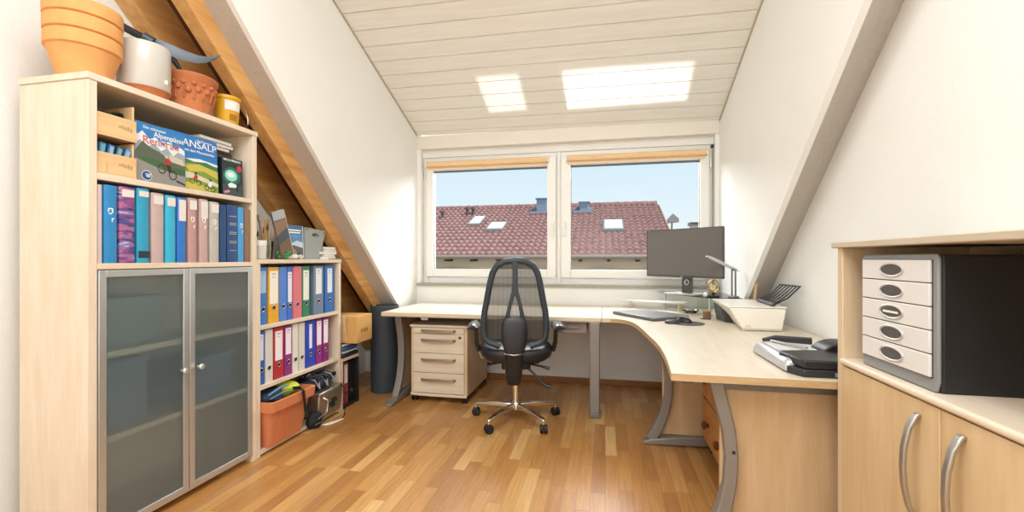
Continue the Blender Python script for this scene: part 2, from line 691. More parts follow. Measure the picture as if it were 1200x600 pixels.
# dark knots on the near rafter
# board ceiling of the dormer
cb = MB()
y = 4.118
edges = [4.118] + [4.063 - .137 * k for k in range(0, 18)]
for a, b in zip(edges, edges[1:]):
    y1, y0 = a - .0038, b + .0038
    cb.hexa([(XL, y0, ceilL(y0)), (XR, y0, ceilR(y0)), (XR, y1, ceilR(y1)), (XL, y1, ceilL(y1))],
            [(XL, y0, ceilL(y0) + .015), (XR, y0, ceilR(y0) + .015), (XR, y1, ceilR(y1) + .015), (XL, y1, ceilL(y1) + .015)])
y0, y1 = edges[-1], WY
cb.hexa([(XL, y0, ceilL(y0) + .012), (XR, y0, ceilR(y0) + .012), (XR, y1, ceilR(y1) + .012), (XL, y1, ceilL(y1) + .012)],
        [(XL, y0, ceilL(y0) + .1), (XR, y0, ceilR(y0) + .1), (XR, y1, ceilR(y1) + .1), (XL, y1, ceilL(y1) + .1)], mi=1)
struct(cb.build('ceiling', [BOARD, mat('groove_brown', '#6a4a30', .8)], smooth=0))
struct(MB().box(GL, GR, RW, 1.78, ZC, ZC + .1).build('ceiling_flat', WALL, smooth=0))
# shadow-gap strips between board ceiling and cheeks
GAPM = mat('weathered_strip', '#b9ab93', .7)
for nm, x, cl in (('trim_2', XL, ceilL), ('trim_3', XR, ceilR)):
    xa, xb = (x, x + .009) if x < 0 else (x - .009, x)
    struct(MB().hexa([(xa, 1.8, cl(1.8) - .012), (xb, 1.8, cl(1.8) - .012), (xb, 4.1, cl(4.1) - .012), (xa, 4.1, cl(4.1) - .012)],
                     [(xa, 1.8, cl(1.8) + .01), (xb, 1.8, cl(1.8) + .01), (xb, 4.1, cl(4.1) + .01), (xa, 4.1, cl(4.1) + .01)]).build(nm, GAPM, smooth=0))

# ------------------------------------------------------------------ windows
struct(MB().box(XL + .005, XR - .005, WY - .03, WY + .1, .885, .908).build('trim_window_sill', STONE, bevel=.004))
MIDX = -.428
YW = 4.2


def frame_rect(mb, x0, x1, z0, z1, wl, wr, wb, wt, y0, y1):
    mb.box(x0, x0 + wl, y0, y1, z0, z1)
    mb.box(x1 - wr, x1, y0, y1, z0, z1)
    mb.box(x0 + wl, x1 - wr, y0, y1, z0, z0 + wb)
    mb.box(x0 + wl, x1 - wr, y0, y1, z1 - wt, z1)
    return mb


for k, (xa, xb) in enumerate(((FX0, MIDX), (MIDX, FX1))):
    t = thing('window_%d' % (k + 1), 'white plastic casement window left of the mullion, behind the desk chair' if k == 0 else 'white plastic casement window right of the mullion, behind the monitor', 'window', (xa, YW, FZ0), kind='structure')
    frame_rect(MB(), xa, xb, FZ0, FZ1, .05 if k == 0 else .022, .022 if k == 0 else .06, .06, .05, YW - .005, YW + .07).build('window_frame', PVC, t, world=True, bevel=.004)
    ga, gb = (-1.685, -.537) if k == 0 else (-.315, .825)
    sa, sb = (ga - .072, gb + .085) if k == 0 else (ga - .09, gb + .075)
    s = frame_rect(MB(), sa, sb, .97, 2.11, ga - sa, sb - gb, 1.045 - .97, 2.11 - 2.028, YW - .03, YW + .055).build('sash', PVC, t, world=True, bevel=.006)
    MB().box(ga - .01, gb + .01, YW + .015, YW + .03, 1.035, 2.04).build('window_pane', GLASS, t, world=True, smooth=0)
    sl = MB()
    frame_rect(sl, ga - .002, gb + .002, 1.043, 2.03, .006, .006, .006, .02, YW + .008, YW + .014)
    sl.build('glazing_seal', mat('grey_seal', '#6f7478', .7), t, world=True)
    hx = (sb - .03) if k == 0 else (sa + .03)
    h = MB().box(hx - .014, hx + .014, YW - .042, YW - .03, 1.43, 1.5).build('window_handle', PVC, t, world=True, bevel=.003)
    MB().box(hx - .01, hx + .01, YW - .07, YW - .05, 1.36, 1.475).box(hx - .008, hx + .008, YW - .055, YW - .04, 1.455, 1.475).build('lever', PVC, h, world=True, bevel=.004)
    hz = MB()
    hxx = sa - .012 if k == 0 else sb + .012
    for z in (1.0, 1.95):
        hz.lathe([(.009, 0), (.009, .09)], (hxx, YW - .022, z), 12)
    hz.build('hinge', PVC, t, world=True)
    # roller blind rolled up at the top of the sash
    ba, bb = (-1.735, -.527) if k == 0 else (-.345, .87)
    bt = thing('roller_blind', 'apricot roller blind rolled up over the left window' if k == 0 else 'apricot roller blind rolled up over the right window', 'roller blind', (ba, YW - .04, 2.08), group='rolled up apricot blinds')
    MB().lathe([(.026, ba), (.026, bb)], (0, YW - .055, 2.085), 20, axis='x').box(ba + .004, bb - .004, YW - .037, YW - .034, 2.045, 2.09).build('fabric_roll', BLIND, bt, world=True)
    MB().box(ba + .004, bb - .004, YW - .042, YW - .031, 2.03, 2.046).build('bottom_bar', mat('pale_bar', '#e9d6ba', .5), bt, world=True, bevel=.003)
    for x in (ba - .008, bb):
        MB().box(x, x + .008, YW - .09, YW - .028, 2.055, 2.118).build('bracket', PVC, bt, world=True, bevel=.002)
struct(MB().box(MIDX - .012, MIDX + .012, YW - .012, YW + .06, FZ0, FZ1).build('trim_mullion', PVC, bevel=.004))
# blind guide rod on the right jamb
t = thing('blind_pull_rod', 'thin grey pull rod hanging on the right window jamb', 'pull rod', (.925, YW - .03, 1.0))
MB().lathe([(.005, 0), (.005, 1.1)], (.925, YW - .03, 1.03), 8).build('rod', mat('beige_grey_rod', '#a79d86', .5), t, world=True)
MB().box(.912, .938, YW - .04, YW - .004, 2.125, 2.15).build('hook', BLACK, t, world=True, bevel=.003)

# ------------------------------------------------------------------ outside: neighbour's house
def RZ(y):
    return 1.25 + .4 * (y - 13)


TILE = mat('red_roof_tile', '#87605a', .28, noise=.42, nscale=2.4, stretch=(3, 3, 3), spec=.9)
ZINC = mat('blue_grey_zinc', '#7b8fa3', .5, .2, noise=.12, nscale=6)
STUCCO = mat('beige_render', '#cdbba2', .9, noise=.06, nscale=2)
nh = thing('neighbour_house', 'house with a red tiled roof across the street, seen through both windows', 'house', (-4, 13, -3))
tl = MB()
x0, x1 = -11.0, 2.04
yr0, yr1 = 12.9, 18.0
rows = 16
tw = .2
cols = int((x1 - x0) / tw)
for r in range(rows):
    ya = yr0 + (yr1 - yr0) * r / rows
    yb = yr0 + (yr1 - yr0) * (r + 1) / rows + .02
    prof = []
    for c in range(cols):
        for q, hz in ((0, 0), (.25, .05), (.5, .065), (.75, .05)):
            prof.append((x0 + (c + q) * tw, hz))
    ra = [(x, ya, RZ(ya) + .06 + h) for x, h in prof]
    rb_ = [(x, yb, RZ(yb) + .0 + h) for x, h in prof]
    rc = [(x, ya, RZ(ya) - .01) for x, h in prof]
    tl.loft([rc, ra, rb_], cap=False, closed=False)
tl.build('tiled_roof', TILE, nh, world=True, smooth=50)
rd = MB()
for i in range(int((x1 - x0) / .36)):
    xa = x0 + i * .36
    rd.lathe([(.11, xa), (.125, xa + .37)], (0, 18.0, RZ(18) + .03), 10, axis='x')
rd.build('ridge_tiles', TILE, nh, world=True)
MB().box(x0, x1 - .15, 13.5, 22.2, -3, 1.35).prism([(13.5, 1.3), (22.3, 1.3), (18.0, 3.1)], x0 + .1, x1 - .25, 'x').build('house_wall', STUCCO, nh, world=True, smooth=0)
MB().prism([(18.0, RZ(18)), (23.1, RZ(12.9)), (23.1, RZ(12.9) - .1), (18.0, RZ(18) - .15)], x0, x1, 'x').build('rear_roof', TILE, nh, world=True, smooth=0)
MB().prism([(12.9, RZ(12.9) - .02), (18.0, RZ(18) - .02), (18.0, RZ(18) - .18), (12.9, RZ(12.9) - .16)], x1 - .02, x1 + .03, 'x').build('verge_board', mat('brown_board', '#7b5a45', .7), nh, world=True, smooth=0)
MB().tube([(x0, 12.83, 1.2), (x1, 12.83, 1.2)], .065, 10).build('gutter', mat('gutter_zinc', '#8c7d72', .5, .3), nh, world=True)
for i in range(16):
    xa = x0 + .4 + i * .82
    MB().box(xa, xa + .09, 12.95, 13.5, 1.06, 1.13).build('rafter_end', mat('dark_beam_end', '#4c3a2c', .7), nh, world=True, smooth=0)
WINF = mat('dark_pane', '#6d6f73', .15)
for xa, xb in ((-5.6, -4.3), (-3.4, -2.5), (-2.15, -1.35), (-.5, .4), (1.0, 1.55)):
    wf = frame_rect(MB(), xa, xb, -.4, .84, .07, .07, .07, .07, 13.44, 13.52).build('house_window', mat('house_frame', '#e8e4dc', .5), nh, world=True, smooth=0)
    MB().box(xa + .07, xb - .07, 13.47, 13.5, -.33, .77).build('pane', WINF, wf, world=True, smooth=0)
SKYL = mat('skylight_glass', '#cfe0ee', .08, spec=.8)


def slope_box(mb, xa, xb, ya, yb, h0, h1):
    mb.hexa([(xa, ya, RZ(ya) + h0), (xb, ya, RZ(ya) + h0), (xb, yb, RZ(yb) + h0), (xa, yb, RZ(yb) + h0)],
            [(xa, ya, RZ(ya) + h1), (xb, ya, RZ(ya) + h1), (xb, yb, RZ(yb) + h1), (xa, yb, RZ(yb) + h1)])
    return mb


for xa, xb, ya, yb in ((-4.95, -4.45, 15.5, 16.5), (-4.1, -3.45, 14.9, 15.75), (-.07, .62, 14.75, 15.8)):
    f_ = slope_box(MB(), xa, xb, ya, yb, .02, .15).build('skylight', mat('grey_flashing', '#77756f', .5, .3), nh, world=True, smooth=0)
    slope_box(MB(), xa + .06, xb - .06, ya + .12, yb - .09, .14, .165).build('pane', SKYL, f_, world=True, smooth=0)
for xa, xb, ya, za, zb in ((-2.6, -2.2, 17.0, 2.6, 3.45), (-.94, -.6, 17.0, 2.6, 3.27)):
    ch = MB().box(xa, xb, ya, ya + .45, za, zb)
    ch.build('chimney', ZINC, nh, world=True, bevel=.01).name = 'chimney'
    MB().box(xa - .04, xb + .04, ya - .04, ya + .49, zb, zb + .05).build('chimney_cap', ZINC, nh, world=True, bevel=.01)
    slope_box(MB(), xa - .25, xb + .12, ya - .22, ya + .5, .05, .12).build('chimney_flashing', mat('lead_flashing', '#5d5a66', .6), nh, world=True, smooth=0)
for xa, ya in ((-5.4, 17.0), (-5.15, 17.0), (-6.3, 16.6)):
    MB().lathe([(.06, 0), (.06, .2), (.1, .2), (.1, .28)], (xa, ya, RZ(ya) + .06), 10).build('roof_vent', mat('dark_vent', '#544a48', .6), nh, world=True)
t = thing('chimney_cowl', 'small grey pitched cowl on a thin pole right of the tiled roof', 'chimney cowl', (4.2, 30, 0))
MB().tube([(4.05, 30, 0), (4.22, 30, 3.5)], .05, 8).build('pole', DGREYM, t, world=True)
MB().prism([(3.95, 3.42), (4.62, 3.48), (4.62, 3.72), (4.26, 4.05), (3.92, 3.66)], 29.8, 30.2, 'y').build('hood', mat('cowl_grey', '#8f8a88', .6), t, world=True, smooth=0, bevel=.03)
t = thing('far_chimney', 'pale square chimney top just above the monitor, beyond the roof', 'chimney', (5.7, 30, 0))
MB().box(5.35, 6.1, 29.8, 30.4, 0, 3.35).build('stack', mat('pale_stack', '#c9c3b8', .8), t, world=True, bevel=.02)
frame_rect(MB(), 5.25, 6.2, 3.25, 3.45, .05, .05, .05, .05, 29.7, 30.5).build('chimney_rim', DGREYM, t, world=True, smooth=0)
struct(MB().box(-60, 60, WY + 1.2, 80, -3.2, -3.0).build('ground', mat('asphalt', '#8d8a84', .9, noise=.1, nscale=3), smooth=0))

# ------------------------------------------------------------------ tall bookcase on the left
BX = -1.948
bk = thing('tall_bookcase', 'tall maple bookcase with two frosted glass doors, at the left wall', 'bookcase', (-2.12, 1.75, 0))
for a, b in ((1.333, 1.365), (2.146, 2.178)):
    MB().box(-2.3, BX, a, b, 0, 1.845).build('side_panel', BIRCH_Z, bk, world=True, bevel=.002)
MB().box(-2.3, BX + .004, 1.328, 2.183, 1.845, 1.872).build('top_panel', BIRCH, bk, world=True, bevel=.003)
MB().box(-2.305, -2.295, 1.34, 2.17, .05, 1.86).build('back_panel', BIRCH_Z, bk, world=True, smooth=0)
for z in (1.462, 1.107):
    MB().box(-2.295, BX - .002, 1.365, 2.146, z, z + .024).build('shelf', BIRCH, bk, world=True, bevel=.002)
for z in (.747, .405, .03):
    MB().box(-2.295, BX - .012, 1.365, 2.146, z, z + .026).build('shelf', BIRCH, bk, world=True, bevel=.002)
for k, (a, b) in enumerate(((1.368, 1.754), (1.758, 2.143))):
    d = frame_rect(MB(), a, b, .045, 1.103, .028, .028, .028, .028, BX - .018, BX + .004)
    d.xf(Matrix(((0, 1, 0, 0), (1, 0, 0, 0), (0, 0, 1, 0), (0, 0, 0, 1))))
    d = d.build('door', ALU, bk, world=True, bevel=.002)
    pn = MB().box(BX - .008, BX - .002, a + .026, b - .026, .071, 1.077)
    for f_ in pn.bm.faces:       # the room side of the pane is etched, its other faces are clear
        f_.material_index = 0 if f_.calc_center_median().x > BX - .0025 else 1
    pn.build('frosted_pane', [FROST, CLEARN], d, world=True, smooth=0)
    y = b - .04 if k == 0 else a + .04
    kb = MB().lathe([(.006, 0), (.006, .014), (.012, .018), (.014, .026), (.010, .032)], (0, 0, 0), 16, axis='x')
    kb.xf(Matrix.Translation((BX + .004, y, .625)))
    kb.build('door_knob', mat('satin_knob', '#d9d8d2', .3, .6), d, world=True)
# dim things behind the frosted doors: files lying and standing on the inner shelves
for nm, y0, y1, z0, z1, hx, lb in (('storage_box', 1.40, 1.62, .431, .71, '#7b8f9c', 'pale blue box behind the left frosted door'),
                                   ('storage_box', 1.80, 2.08, .431, .64, '#7487a0', 'blue grey box behind the right frosted door'),
                                   ('storage_box.001', 1.42, 1.7, .773, .98, '#93a3a0', 'grey box on the upper inner shelf behind the left frosted door')):
    t = thing(nm, lb, 'box', (-2.15, y0, z0))
    MB().box(-2.27, -2.03, y0, y1, z0, z1).build('body', mat('hidden_' + hx[1:], hx, .7), t, world=True, bevel=.004)
    MB().box(-2.275, -2.025, y0 - .004, y1 + .004, z1 - .04, z1 + .003).build('lid', mat('hidden_' + hx[1:], hx, .7), t, world=True, bevel=.004)


# ---- pots on top of the tall bookcase
def pot(name, label, c, r, h, rim, taper, m, group=None):
    t = thing(name, label, 'flower pot', c, group=group)
    MB().lathe([(r * taper * .98, 0), (r * taper, .006), (r * .93, h - rim), (r * .9, h - rim), (r * .82, h - rim), (r * taper * .85, .02), (.001, .018)], n=36).build('pot_body', m, t, smooth=40)
    MB().lathe([(r * .93, h - rim), (r, h - rim + .006), (r, h - .006), (r * .985, h), (r * .93, h), (r * .91, h - rim)], n=36, cap=False).build('rim', m, t, smooth=40)
    return t


pot('flower_pot', 'lowest orange terracotta pot of the stack on the bookcase', (-2.11, 1.43, 1.873), .122, .18, .058, .66, TERRA, 'nested terracotta pots')
pot('flower_pot', 'middle orange terracotta pot nested in the stack on the bookcase', (-2.11, 1.43, 1.936), .123, .18, .06, .66, TERRA, 'nested terracotta pots')
pot('flower_pot', 'topmost orange terracotta pot of the stack on the bookcase', (-2.11, 1.43, 1.999), .124, .18, .06, .66, TERRA, 'nested terracotta pots')
t = thing('plant_saucer', 'terracotta saucer under the cream pot', 'saucer', (-2.085, 1.655, 1.873))
MB().lathe([(.075, 0), (.095, .045), (.1, .05), (.09, .05), (.07, .012), (.001, .012)], n=32).build('dish', TERRA2, t)
t = thing('planter', 'cream glazed cylinder planter standing on a terracotta saucer', 'flower pot', (-2.085, 1.655, 1.9232))
MB().lathe([(.094, 0), (.098, .006), (.1, .196), (.097, .203), (.092, .203), (.09, .03), (.001, .025)], n=40).build('planter_body', CERAM, t)
MB().box(-.006, .006, -.006, .006, 0, .02).xf(Matrix.Translation((.096, .02, .03))).build('mark', PAPER, t, smooth=0)
t = thing('planter', 'red terracotta bowl with embossed fruit garland, beside the cream planter', 'flower pot', (-2.08, 1.88, 1.873))
MB().lathe([(.085, 0), (.09, .01), (.096, .05), (.104, .12), (.112, .165), (.122, .178), (.124, .19), (.116, .198), (.106, .193), (.085, .03), (.001, .025)], n=40).build('bowl', TERRA2, t)
em = MB()
for i in range(16):
    a = 2 * PI * i / 16
    r_ = .104
    em.sphere((r_ * math.cos(a), r_ * math.sin(a), .118 + .008 * math.sin(i * 2.1)), .015, (.8, 1, 1.0), 10)
    em.sphere((.109 * math.cos(a + .2), .109 * math.sin(a + .2), .145), .011, (1, 1, 1), 8)
    a2 = a + .2
    em.bar([(.1 * math.cos(a2), .1 * math.sin(a2), .07), (.107 * math.cos(a2 + .08), .107 * math.sin(a2 + .08), .13)], .01, .008)
em.build('garland', TERRA2, t)
t = thing('bucket', 'small yellow bucket with white label and wire handle on bookcase end', 'bucket', (-2.06, 2.083, 1.873))
YEL = mat('yellow_plastic', '#e3ad2a', .4)
MB().lathe([(.054, 0), (.056, .004), (.066, .15), (.071, .152), (.071, .168), (.066, .17), (.06, .16), (.05, .01), (.001, .008)], n=32).build('bucket_body', YEL, t)
lb = MB()
ring0 = [(.0645 * math.cos(a), .0645 * math.sin(a), .09) for a in [-.9 + .12 * i for i in range(12)]]
ring1 = [(.0672 * math.cos(a), .0672 * math.sin(a), .14) for a in [-.9 + .12 * i for i in range(12)]]
lb.loft([ring0, ring1], cap=False, closed=False)
lb.build('sticker', PAPER, t)
dk = MB()
for i in range(1):
    dk.loft([[(r_ * math.cos(a), r_ * math.sin(a), h_) for a in [-.55 + .1 * j for j in range(8)]] for r_, h_ in ((.0595, .035), (.0608, .05), (.062, .07))], cap=False, closed=False)
dk.build('printed_emblem', mat('brown_print', '#a8731f', .6), t)
MB().tube([(.03, .068, .155), (.045, .085, .12), (.055, .092, .08), (.058, .09, .045), (.05, .08, .02)], .0022, 6).build('wire_handle', mat('wire', '#b9b4aa', .3, .8), t)
# long grey garden blade lying over the pots
t = thing('garden_blade', 'grey curved blade with black shaft lying behind the pots', 'garden tool', (-2.15, 1.7, 2.2))
MB().tube([(-2.27, 1.50, 2.285), (-2.25, 1.6, 2.262), (-2.18, 1.68, 2.218), (-2.12, 1.70, 2.186)], [.016, .018, .017, .016], 10).build('shaft', BLACK, t, world=True)
MB().tube([(-2.135, 1.692, 2.196), (-2.105, 1.715, 2.178)], [.025, .024], 12).build('ferrule', mat('gunmetal', '#4a545c', .4, .4), t, world=True)
bl = MB()
path = [(-2.10, 1.715, 2.178, .024), (-2.06, 1.755, 2.160, .028), (-2.03, 1.80, 2.150, .026), (-2.0, 1.845, 2.148, .021), (-1.985, 1.89, 2.163, .015), (-1.975, 1.93, 2.19, .009), (-1.97, 1.955, 2.212, .002)]
rings = []
for x, y, z, hw in path:
    rings.append([(x, y, z - hw), (x + .006, y, z), (x, y, z + hw), (x - .006, y, z)])
bl.loft(rings)
bl.build('blade', mat('pale_grey_steel', '#66717a', .45, .2), t, world=True, smooth=60)
MB().tube([(-2.08, 1.745, 2.163), (-2.07, 1.79, 2.118), (-2.07, 1.845, 2.065)], [.012, .014, .006], 8).build('brace', mat('dark_slate_steel', '#39434c', .4, .3), t, world=True)

# ---- upper open shelf: crates and touring books
YS = 1.487
for k, z in enumerate((YS, YS + .158)):
    t = thing('wooden_crate', 'lower pale wooden crate with low front, at the left of shelf' if k == 0 else 'upper pale wooden crate with low front, stacked at left of shelf', 'crate', (-2.08, 1.45, z), group='stacked wooden crates')
    xf, xbk = -1.962, -2.2
    MB().box(xbk, xf, 1.369, 1.525, z, z + .008).build('crate_floor', CRATE, t, world=True, smooth=0)
    MB().box(xf - .01, xf, 1.369, 1.525, z + .008, z + .09).build('front_board', CRATE, t, world=True, bevel=.002)
    for ya, yb in ((1.369, 1.377), (1.517, 1.525)):
        MB().box(xbk, xf - .04 if yb < 1.5 else xf - .012, ya, yb, z + .008, z + .152).build('side_board', CRATE, t, world=True, bevel=.002)
    MB().box(xbk, xbk + .008, 1.377, 1.517, z + .008, z + .152).build('back_board', CRATE, t, world=True, smooth=0)
    st = MB()
    for i in range(5):
        st.box(xf, xf + .0006, 1.455 + i * .011, 1.463 + i * .011, z + .045 - .002 * i, z + .054 + .003 * (i % 2))
    if k == 0:
        st.box(xf, xf + .0006, 1.408, 1.4095, z + .012, z + .05)
        pass
    st.build('stamp', mat('stamp_brown', '#b59a6a', .8), t, world=True, smooth=0)
for i in range(4):
    y = 1.383 + i * .026
    t = thing('disc_case', ['first teal disc case from the left in the lower crate', 'second blue disc case in the lower crate', 'third dark teal disc case in the lower crate', 'fourth blue disc case beside the dark gap in the lower crate'][i], 'disc case', (-2.05, y, YS + .01), group='disc cases in the crate')
    M = Matrix.Translation((-2.04, y, YS + .009)) @ Matrix.Rotation(-.12 - .06 * i, 4, 'X')
    MB().box(-.06, .062, 0, .022, 0.0, .125).xf(M).build('case', mat('case_%d' % i, ['#2f7a9a', '#2b5f9c', '#2c4d59', '#3b83b5'][i], .3), t, world=True, bevel=.002)
    MB().box(.062, .0626, .004, .018, .075, .118).xf(M).build('spine_print', mat('case_print_%d' % (i % 2), ['#6fa9bd', '#8fb3cc'][i % 2], .5), t, world=True, smooth=0)
t = thing('cable_coil', 'black coiled cables lying in the upper crate', 'cables', (-2.07, 1.44, YS + .2))
cc = MB()
for i in range(6):
    cc.tube([(-2.06 + .05 * math.cos(a + i), 1.447 + (.045 + .003 * i) * math.sin(a), YS + .238 + .006 * i + .008 * math.sin(3 * a + i)) for a in [2 * PI * j / 20 for j in range(20)]], .006, 6, closed=True)
cc.build('coil', BLACKR, t, world=True)
t = thing('small_box', 'brown small box standing at the right in the lower crate', 'box', (-2.0, 1.495, YS + .01))
MB().box(-2.03, -1.98, 1.485, 1.512, YS + .009, YS + .115).build('body', mat('dark_brown_card', '#4a3020', .7), t, world=True, bevel=.002)
MB().box(-1.98, -1.9794, 1.489, 1.508, YS + .06, YS + .1).build('sticker', mat('sky_print', '#6fb3dd', .6), t, world=True, smooth=0)

WHT = mat('white_print', '#f6f6f2', .6)


def cover_book(name, label, x, y0, y1, z0, z1, th, lean, cols, polys, spine_hex):
    """a book standing with its front cover to the room; polys are in 0..1 cover coordinates"""
    t = thing(name, label, 'book', (x, y0, z0))
    W_, H_ = y1 - y0, z1 - z0
    M = Matrix.Translation((x, y0, z0)) @ Matrix.Rotation(-lean, 4, 'Y')
    ms = [mat('cover_' + c[1:], c, .45) for c in cols]
    MB().box(-th, 0, 0, W_, 0, H_).xf(M).build('book_block', mat('cover_' + spine_hex[1:], spine_hex, .5), t, world=True, bevel=.0015)
    MB().box(-th + .002, -.002, .002, W_ - .001, H_ - .002, H_ + .0006).xf(M).build('page_edge', PAPER, t, world=True, smooth=0)
    p = MB()
    for k, (ci, pts) in enumerate(polys):
        d = .0006 + .00002 * k
        p.poly([(d, u * W_, v * H_) for u, v in pts], ci)
    p.xf(M).build('cover_picture', ms, t, world=True, smooth=0)

    def tx(s, u, v, size, m, squash=1.0, nm='title'):
        org = M @ Vector((.0006 + .00002 * len(polys) + .0004, u * W_, v * H_))
        up = M.to_3x3() @ Vector((0, 0, 1))
        text_mesh(nm, s, org, (0, 1, 0), up, size, m, t, squash=squash)
    return t, tx


def circ(u, v, ru, rv, n=16):
    return [(u + ru * math.cos(2 * PI * i / n), v + rv * math.sin(2 * PI * i / n)) for i in range(n)]


def ringp(u, v, ru, rv, w=.75, n=18):
    out = []
    for i in range(n):
        a, b = 2 * PI * i / n, 2 * PI * (i + 1) / n
        out.append([(u + ru * math.cos(a), v + rv * math.sin(a)), (u + ru * math.cos(b), v + rv * math.sin(b)),
                    (u + ru * w * math.cos(b), v + rv * w * math.sin(b)), (u + ru * w * math.cos(a), v + rv * w * math.sin(a))])
    return out


cols = ['#2f7fc0', '#e4e6ea', '#9aa3a8', '#3f6238', '#8f8c86', '#a5352f', '#22242a', '#1f4f93', '#c9bfae', '#56604f', '#c66a55']
polys = [(0, [(0, 0), (1, 0), (1, 1), (0, 1)]),
         (1, [(0, .52), (1, .42), (1, .68), (.9, .73), (.8, .66), (.66, .78), (.55, .68), (.4, .8), (.28, .74), (.15, .86), (.06, .78), (0, .84)]),
         (2, [(0, .5), (1, .4), (1, .6), (.85, .63), (.75, .54), (.62, .66), (.5, .58), (.38, .68), (.22, .60), (.1, .7), (0, .62)]),
         (9, [(0, .5), (.14, .68), (.3, .6), (.46, .56), (.7, .44), (.9, .42), (1, .4), (1, .3), (0, .3)]),
         (3, [(0, .34), (.2, .44), (.45, .42), (.7, .34), (1, .32), (1, .22), (0, .22)]),
         (8, [(.66, .56), (.95, .5), (.98, .4), (.7, .43)]),
         (4, [(0, 0), (1, 0), (1, .2), (.5, .26), (0, .38)])]
polys += [(6, q) for q in ringp(.5, .27, .08, .085)] + [(6, q) for q in ringp(.72, .19, .085, .085)]
polys += [(5, [(.55, .44), (.64, .48), (.7, .4), (.66, .34), (.56, .38)]), (6, [(.58, .36), (.68, .36), (.7, .24), (.64, .22)]), (8, circ(.6, .5, .03, .03)), (6, [(.8, .12), (.98, .07), (.98, .04), (.78, .09)]),
          (1, circ(.2, .11, .1, .085)), (7, circ(.2, .11, .09, .075))]
t, tx = cover_book('touring_book', 'large cycling book with a racing cyclist below snowy peaks, beside the crates', -1.972, 1.53, 1.762, YS, YS + .262, .02, .05, cols, polys, '#2f7fc0')
tx('Die schönsten', .16, .905, .018, WHT)
tx('Alpenpässe', .36, .80, .034, WHT, .95)
tx('mit dem', .5, .735, .016, WHT)
tx('Rennrad', .14, .655, .05, mat('cover_c66a55', '#c66a55'), 1.0)
em = MB()
for i, zz in enumerate((.125, .1, .08)):
    em.box(-1.969 + .0042, -1.969 + .0046, 1.53 + .232 * (.145 + .01 * i), 1.53 + .232 * (.255 - .01 * i), YS + .262 * zz, YS + .262 * (zz + .012))
em.build('emblem_lines', WHT, t, world=True, smooth=0)
cols = ['#2b7ac2', '#3c7a4b', '#c9b84e', '#7d9a3d', '#d9ccb0', '#2a2d33', '#b33b36', '#e8e8e4', '#47618f']
polys = [(0, [(0, 0), (1, 0), (1, 1), (0, 1)]),
         (7, [(0, .5), (1, .52), (1, .56), (.6, .6), (.3, .56), (0, .58)]),
         (1, [(0, .42), (1, .4), (1, .5), (.75, .56), (.5, .53), (.2, .58), (0, .5)]),
         (3, [(0, 0), (1, 0), (1, .44), (.5, .5), (0, .44)]),
         (2, [(.3, .44), (.6, .5), (1, .42), (1, .28), (.7, .38), (.4, .34)]),
         (4, [(0, .3), (.4, .33), (1, .2), (1, .13), (.5, .22), (0, .2)]),
         (2, [(.1, .1), (.5, .16), (.9, .05), (.6, .02), (.2, .03)])]
for u, v, c in ((.17, .3, 8), (.5, .21, 6), (.8, .13, 7)):
    polys += [(5, q) for q in ringp(u - .06, v - .04, .055, .05)] + [(5, q) for q in ringp(u + .07, v - .06, .055, .05)] + [(c, [(u - .04, v), (u, v + .1), (u + .06, v + .06), (u + .03, v - .03)]), (5, circ(u + .02, v + .11, .025, .025, 10))]
t, tx = cover_book('touring_book', 'cycling book with mountain bikers on a green meadow, half behind the other book', -1.985, 1.69, 1.958, YS, YS + .27, .02, .05, cols, polys, '#2b7ac2')
tx('TRANSALP', .03, .79, .049, WHT, 1.08)
tx('mit dem Mountainbike', .3, .70, .0185, WHT, 1.0)
tx('Die Überquerung', .56, .92, .012, WHT)
t = thing('novel', 'dark paperback with red lettering peeking out behind the small thriller', 'book', (-2.02, 1.965, YS))
MB().box(-2.05, -2.02, 1.966, 2.06, YS, YS + .222).build('book_block', mat('wine_black', '#2a1c22', .5), t, world=True, bevel=.0015)
text_mesh('title', 'Krimi', (-2.0195, 1.969, YS + .188), (0, 1, 0), (0, 0, 1), .032, mat('red_letters', '#c8323e', .5), t)
cols = ['#1d3134', '#2f6a63', '#8fe0cf', '#e9f4ef', '#c8323e', '#39484a', '#d98a92', '#10181a']
polys = [(0, [(0, 0), (1, 0), (1, 1), (0, 1)]), (1, circ(.45, .52, .42, .24, 20)), (2, circ(.42, .54, .3, .15, 20)), (3, circ(.4, .56, .18, .07, 20)),
         (5, [(0, 0), (1, 0), (1, .34), (.6, .26), (.3, .36), (0, .28)]), (3, [(.25, .3), (.42, .36), (.75, .3), (.72, .24), (.3, .22)]), (7, [(.62, .14), (.72, .44), (.78, .16)]), (6, [(.05, .1), (.3, .16), (.34, .1), (.1, .05)]), (4, circ(.84, .76, .12, .085, 16))]
t, tx = cover_book('novel', 'small thriller paperback with pale turquoise glow and red sticker, shelf right end', -1.972, 1.972, 2.105, YS, YS + .205, .026, .03, cols, polys, '#10181a')
tx('NICCI FRENCH', .06, .91, .0165, WHT)
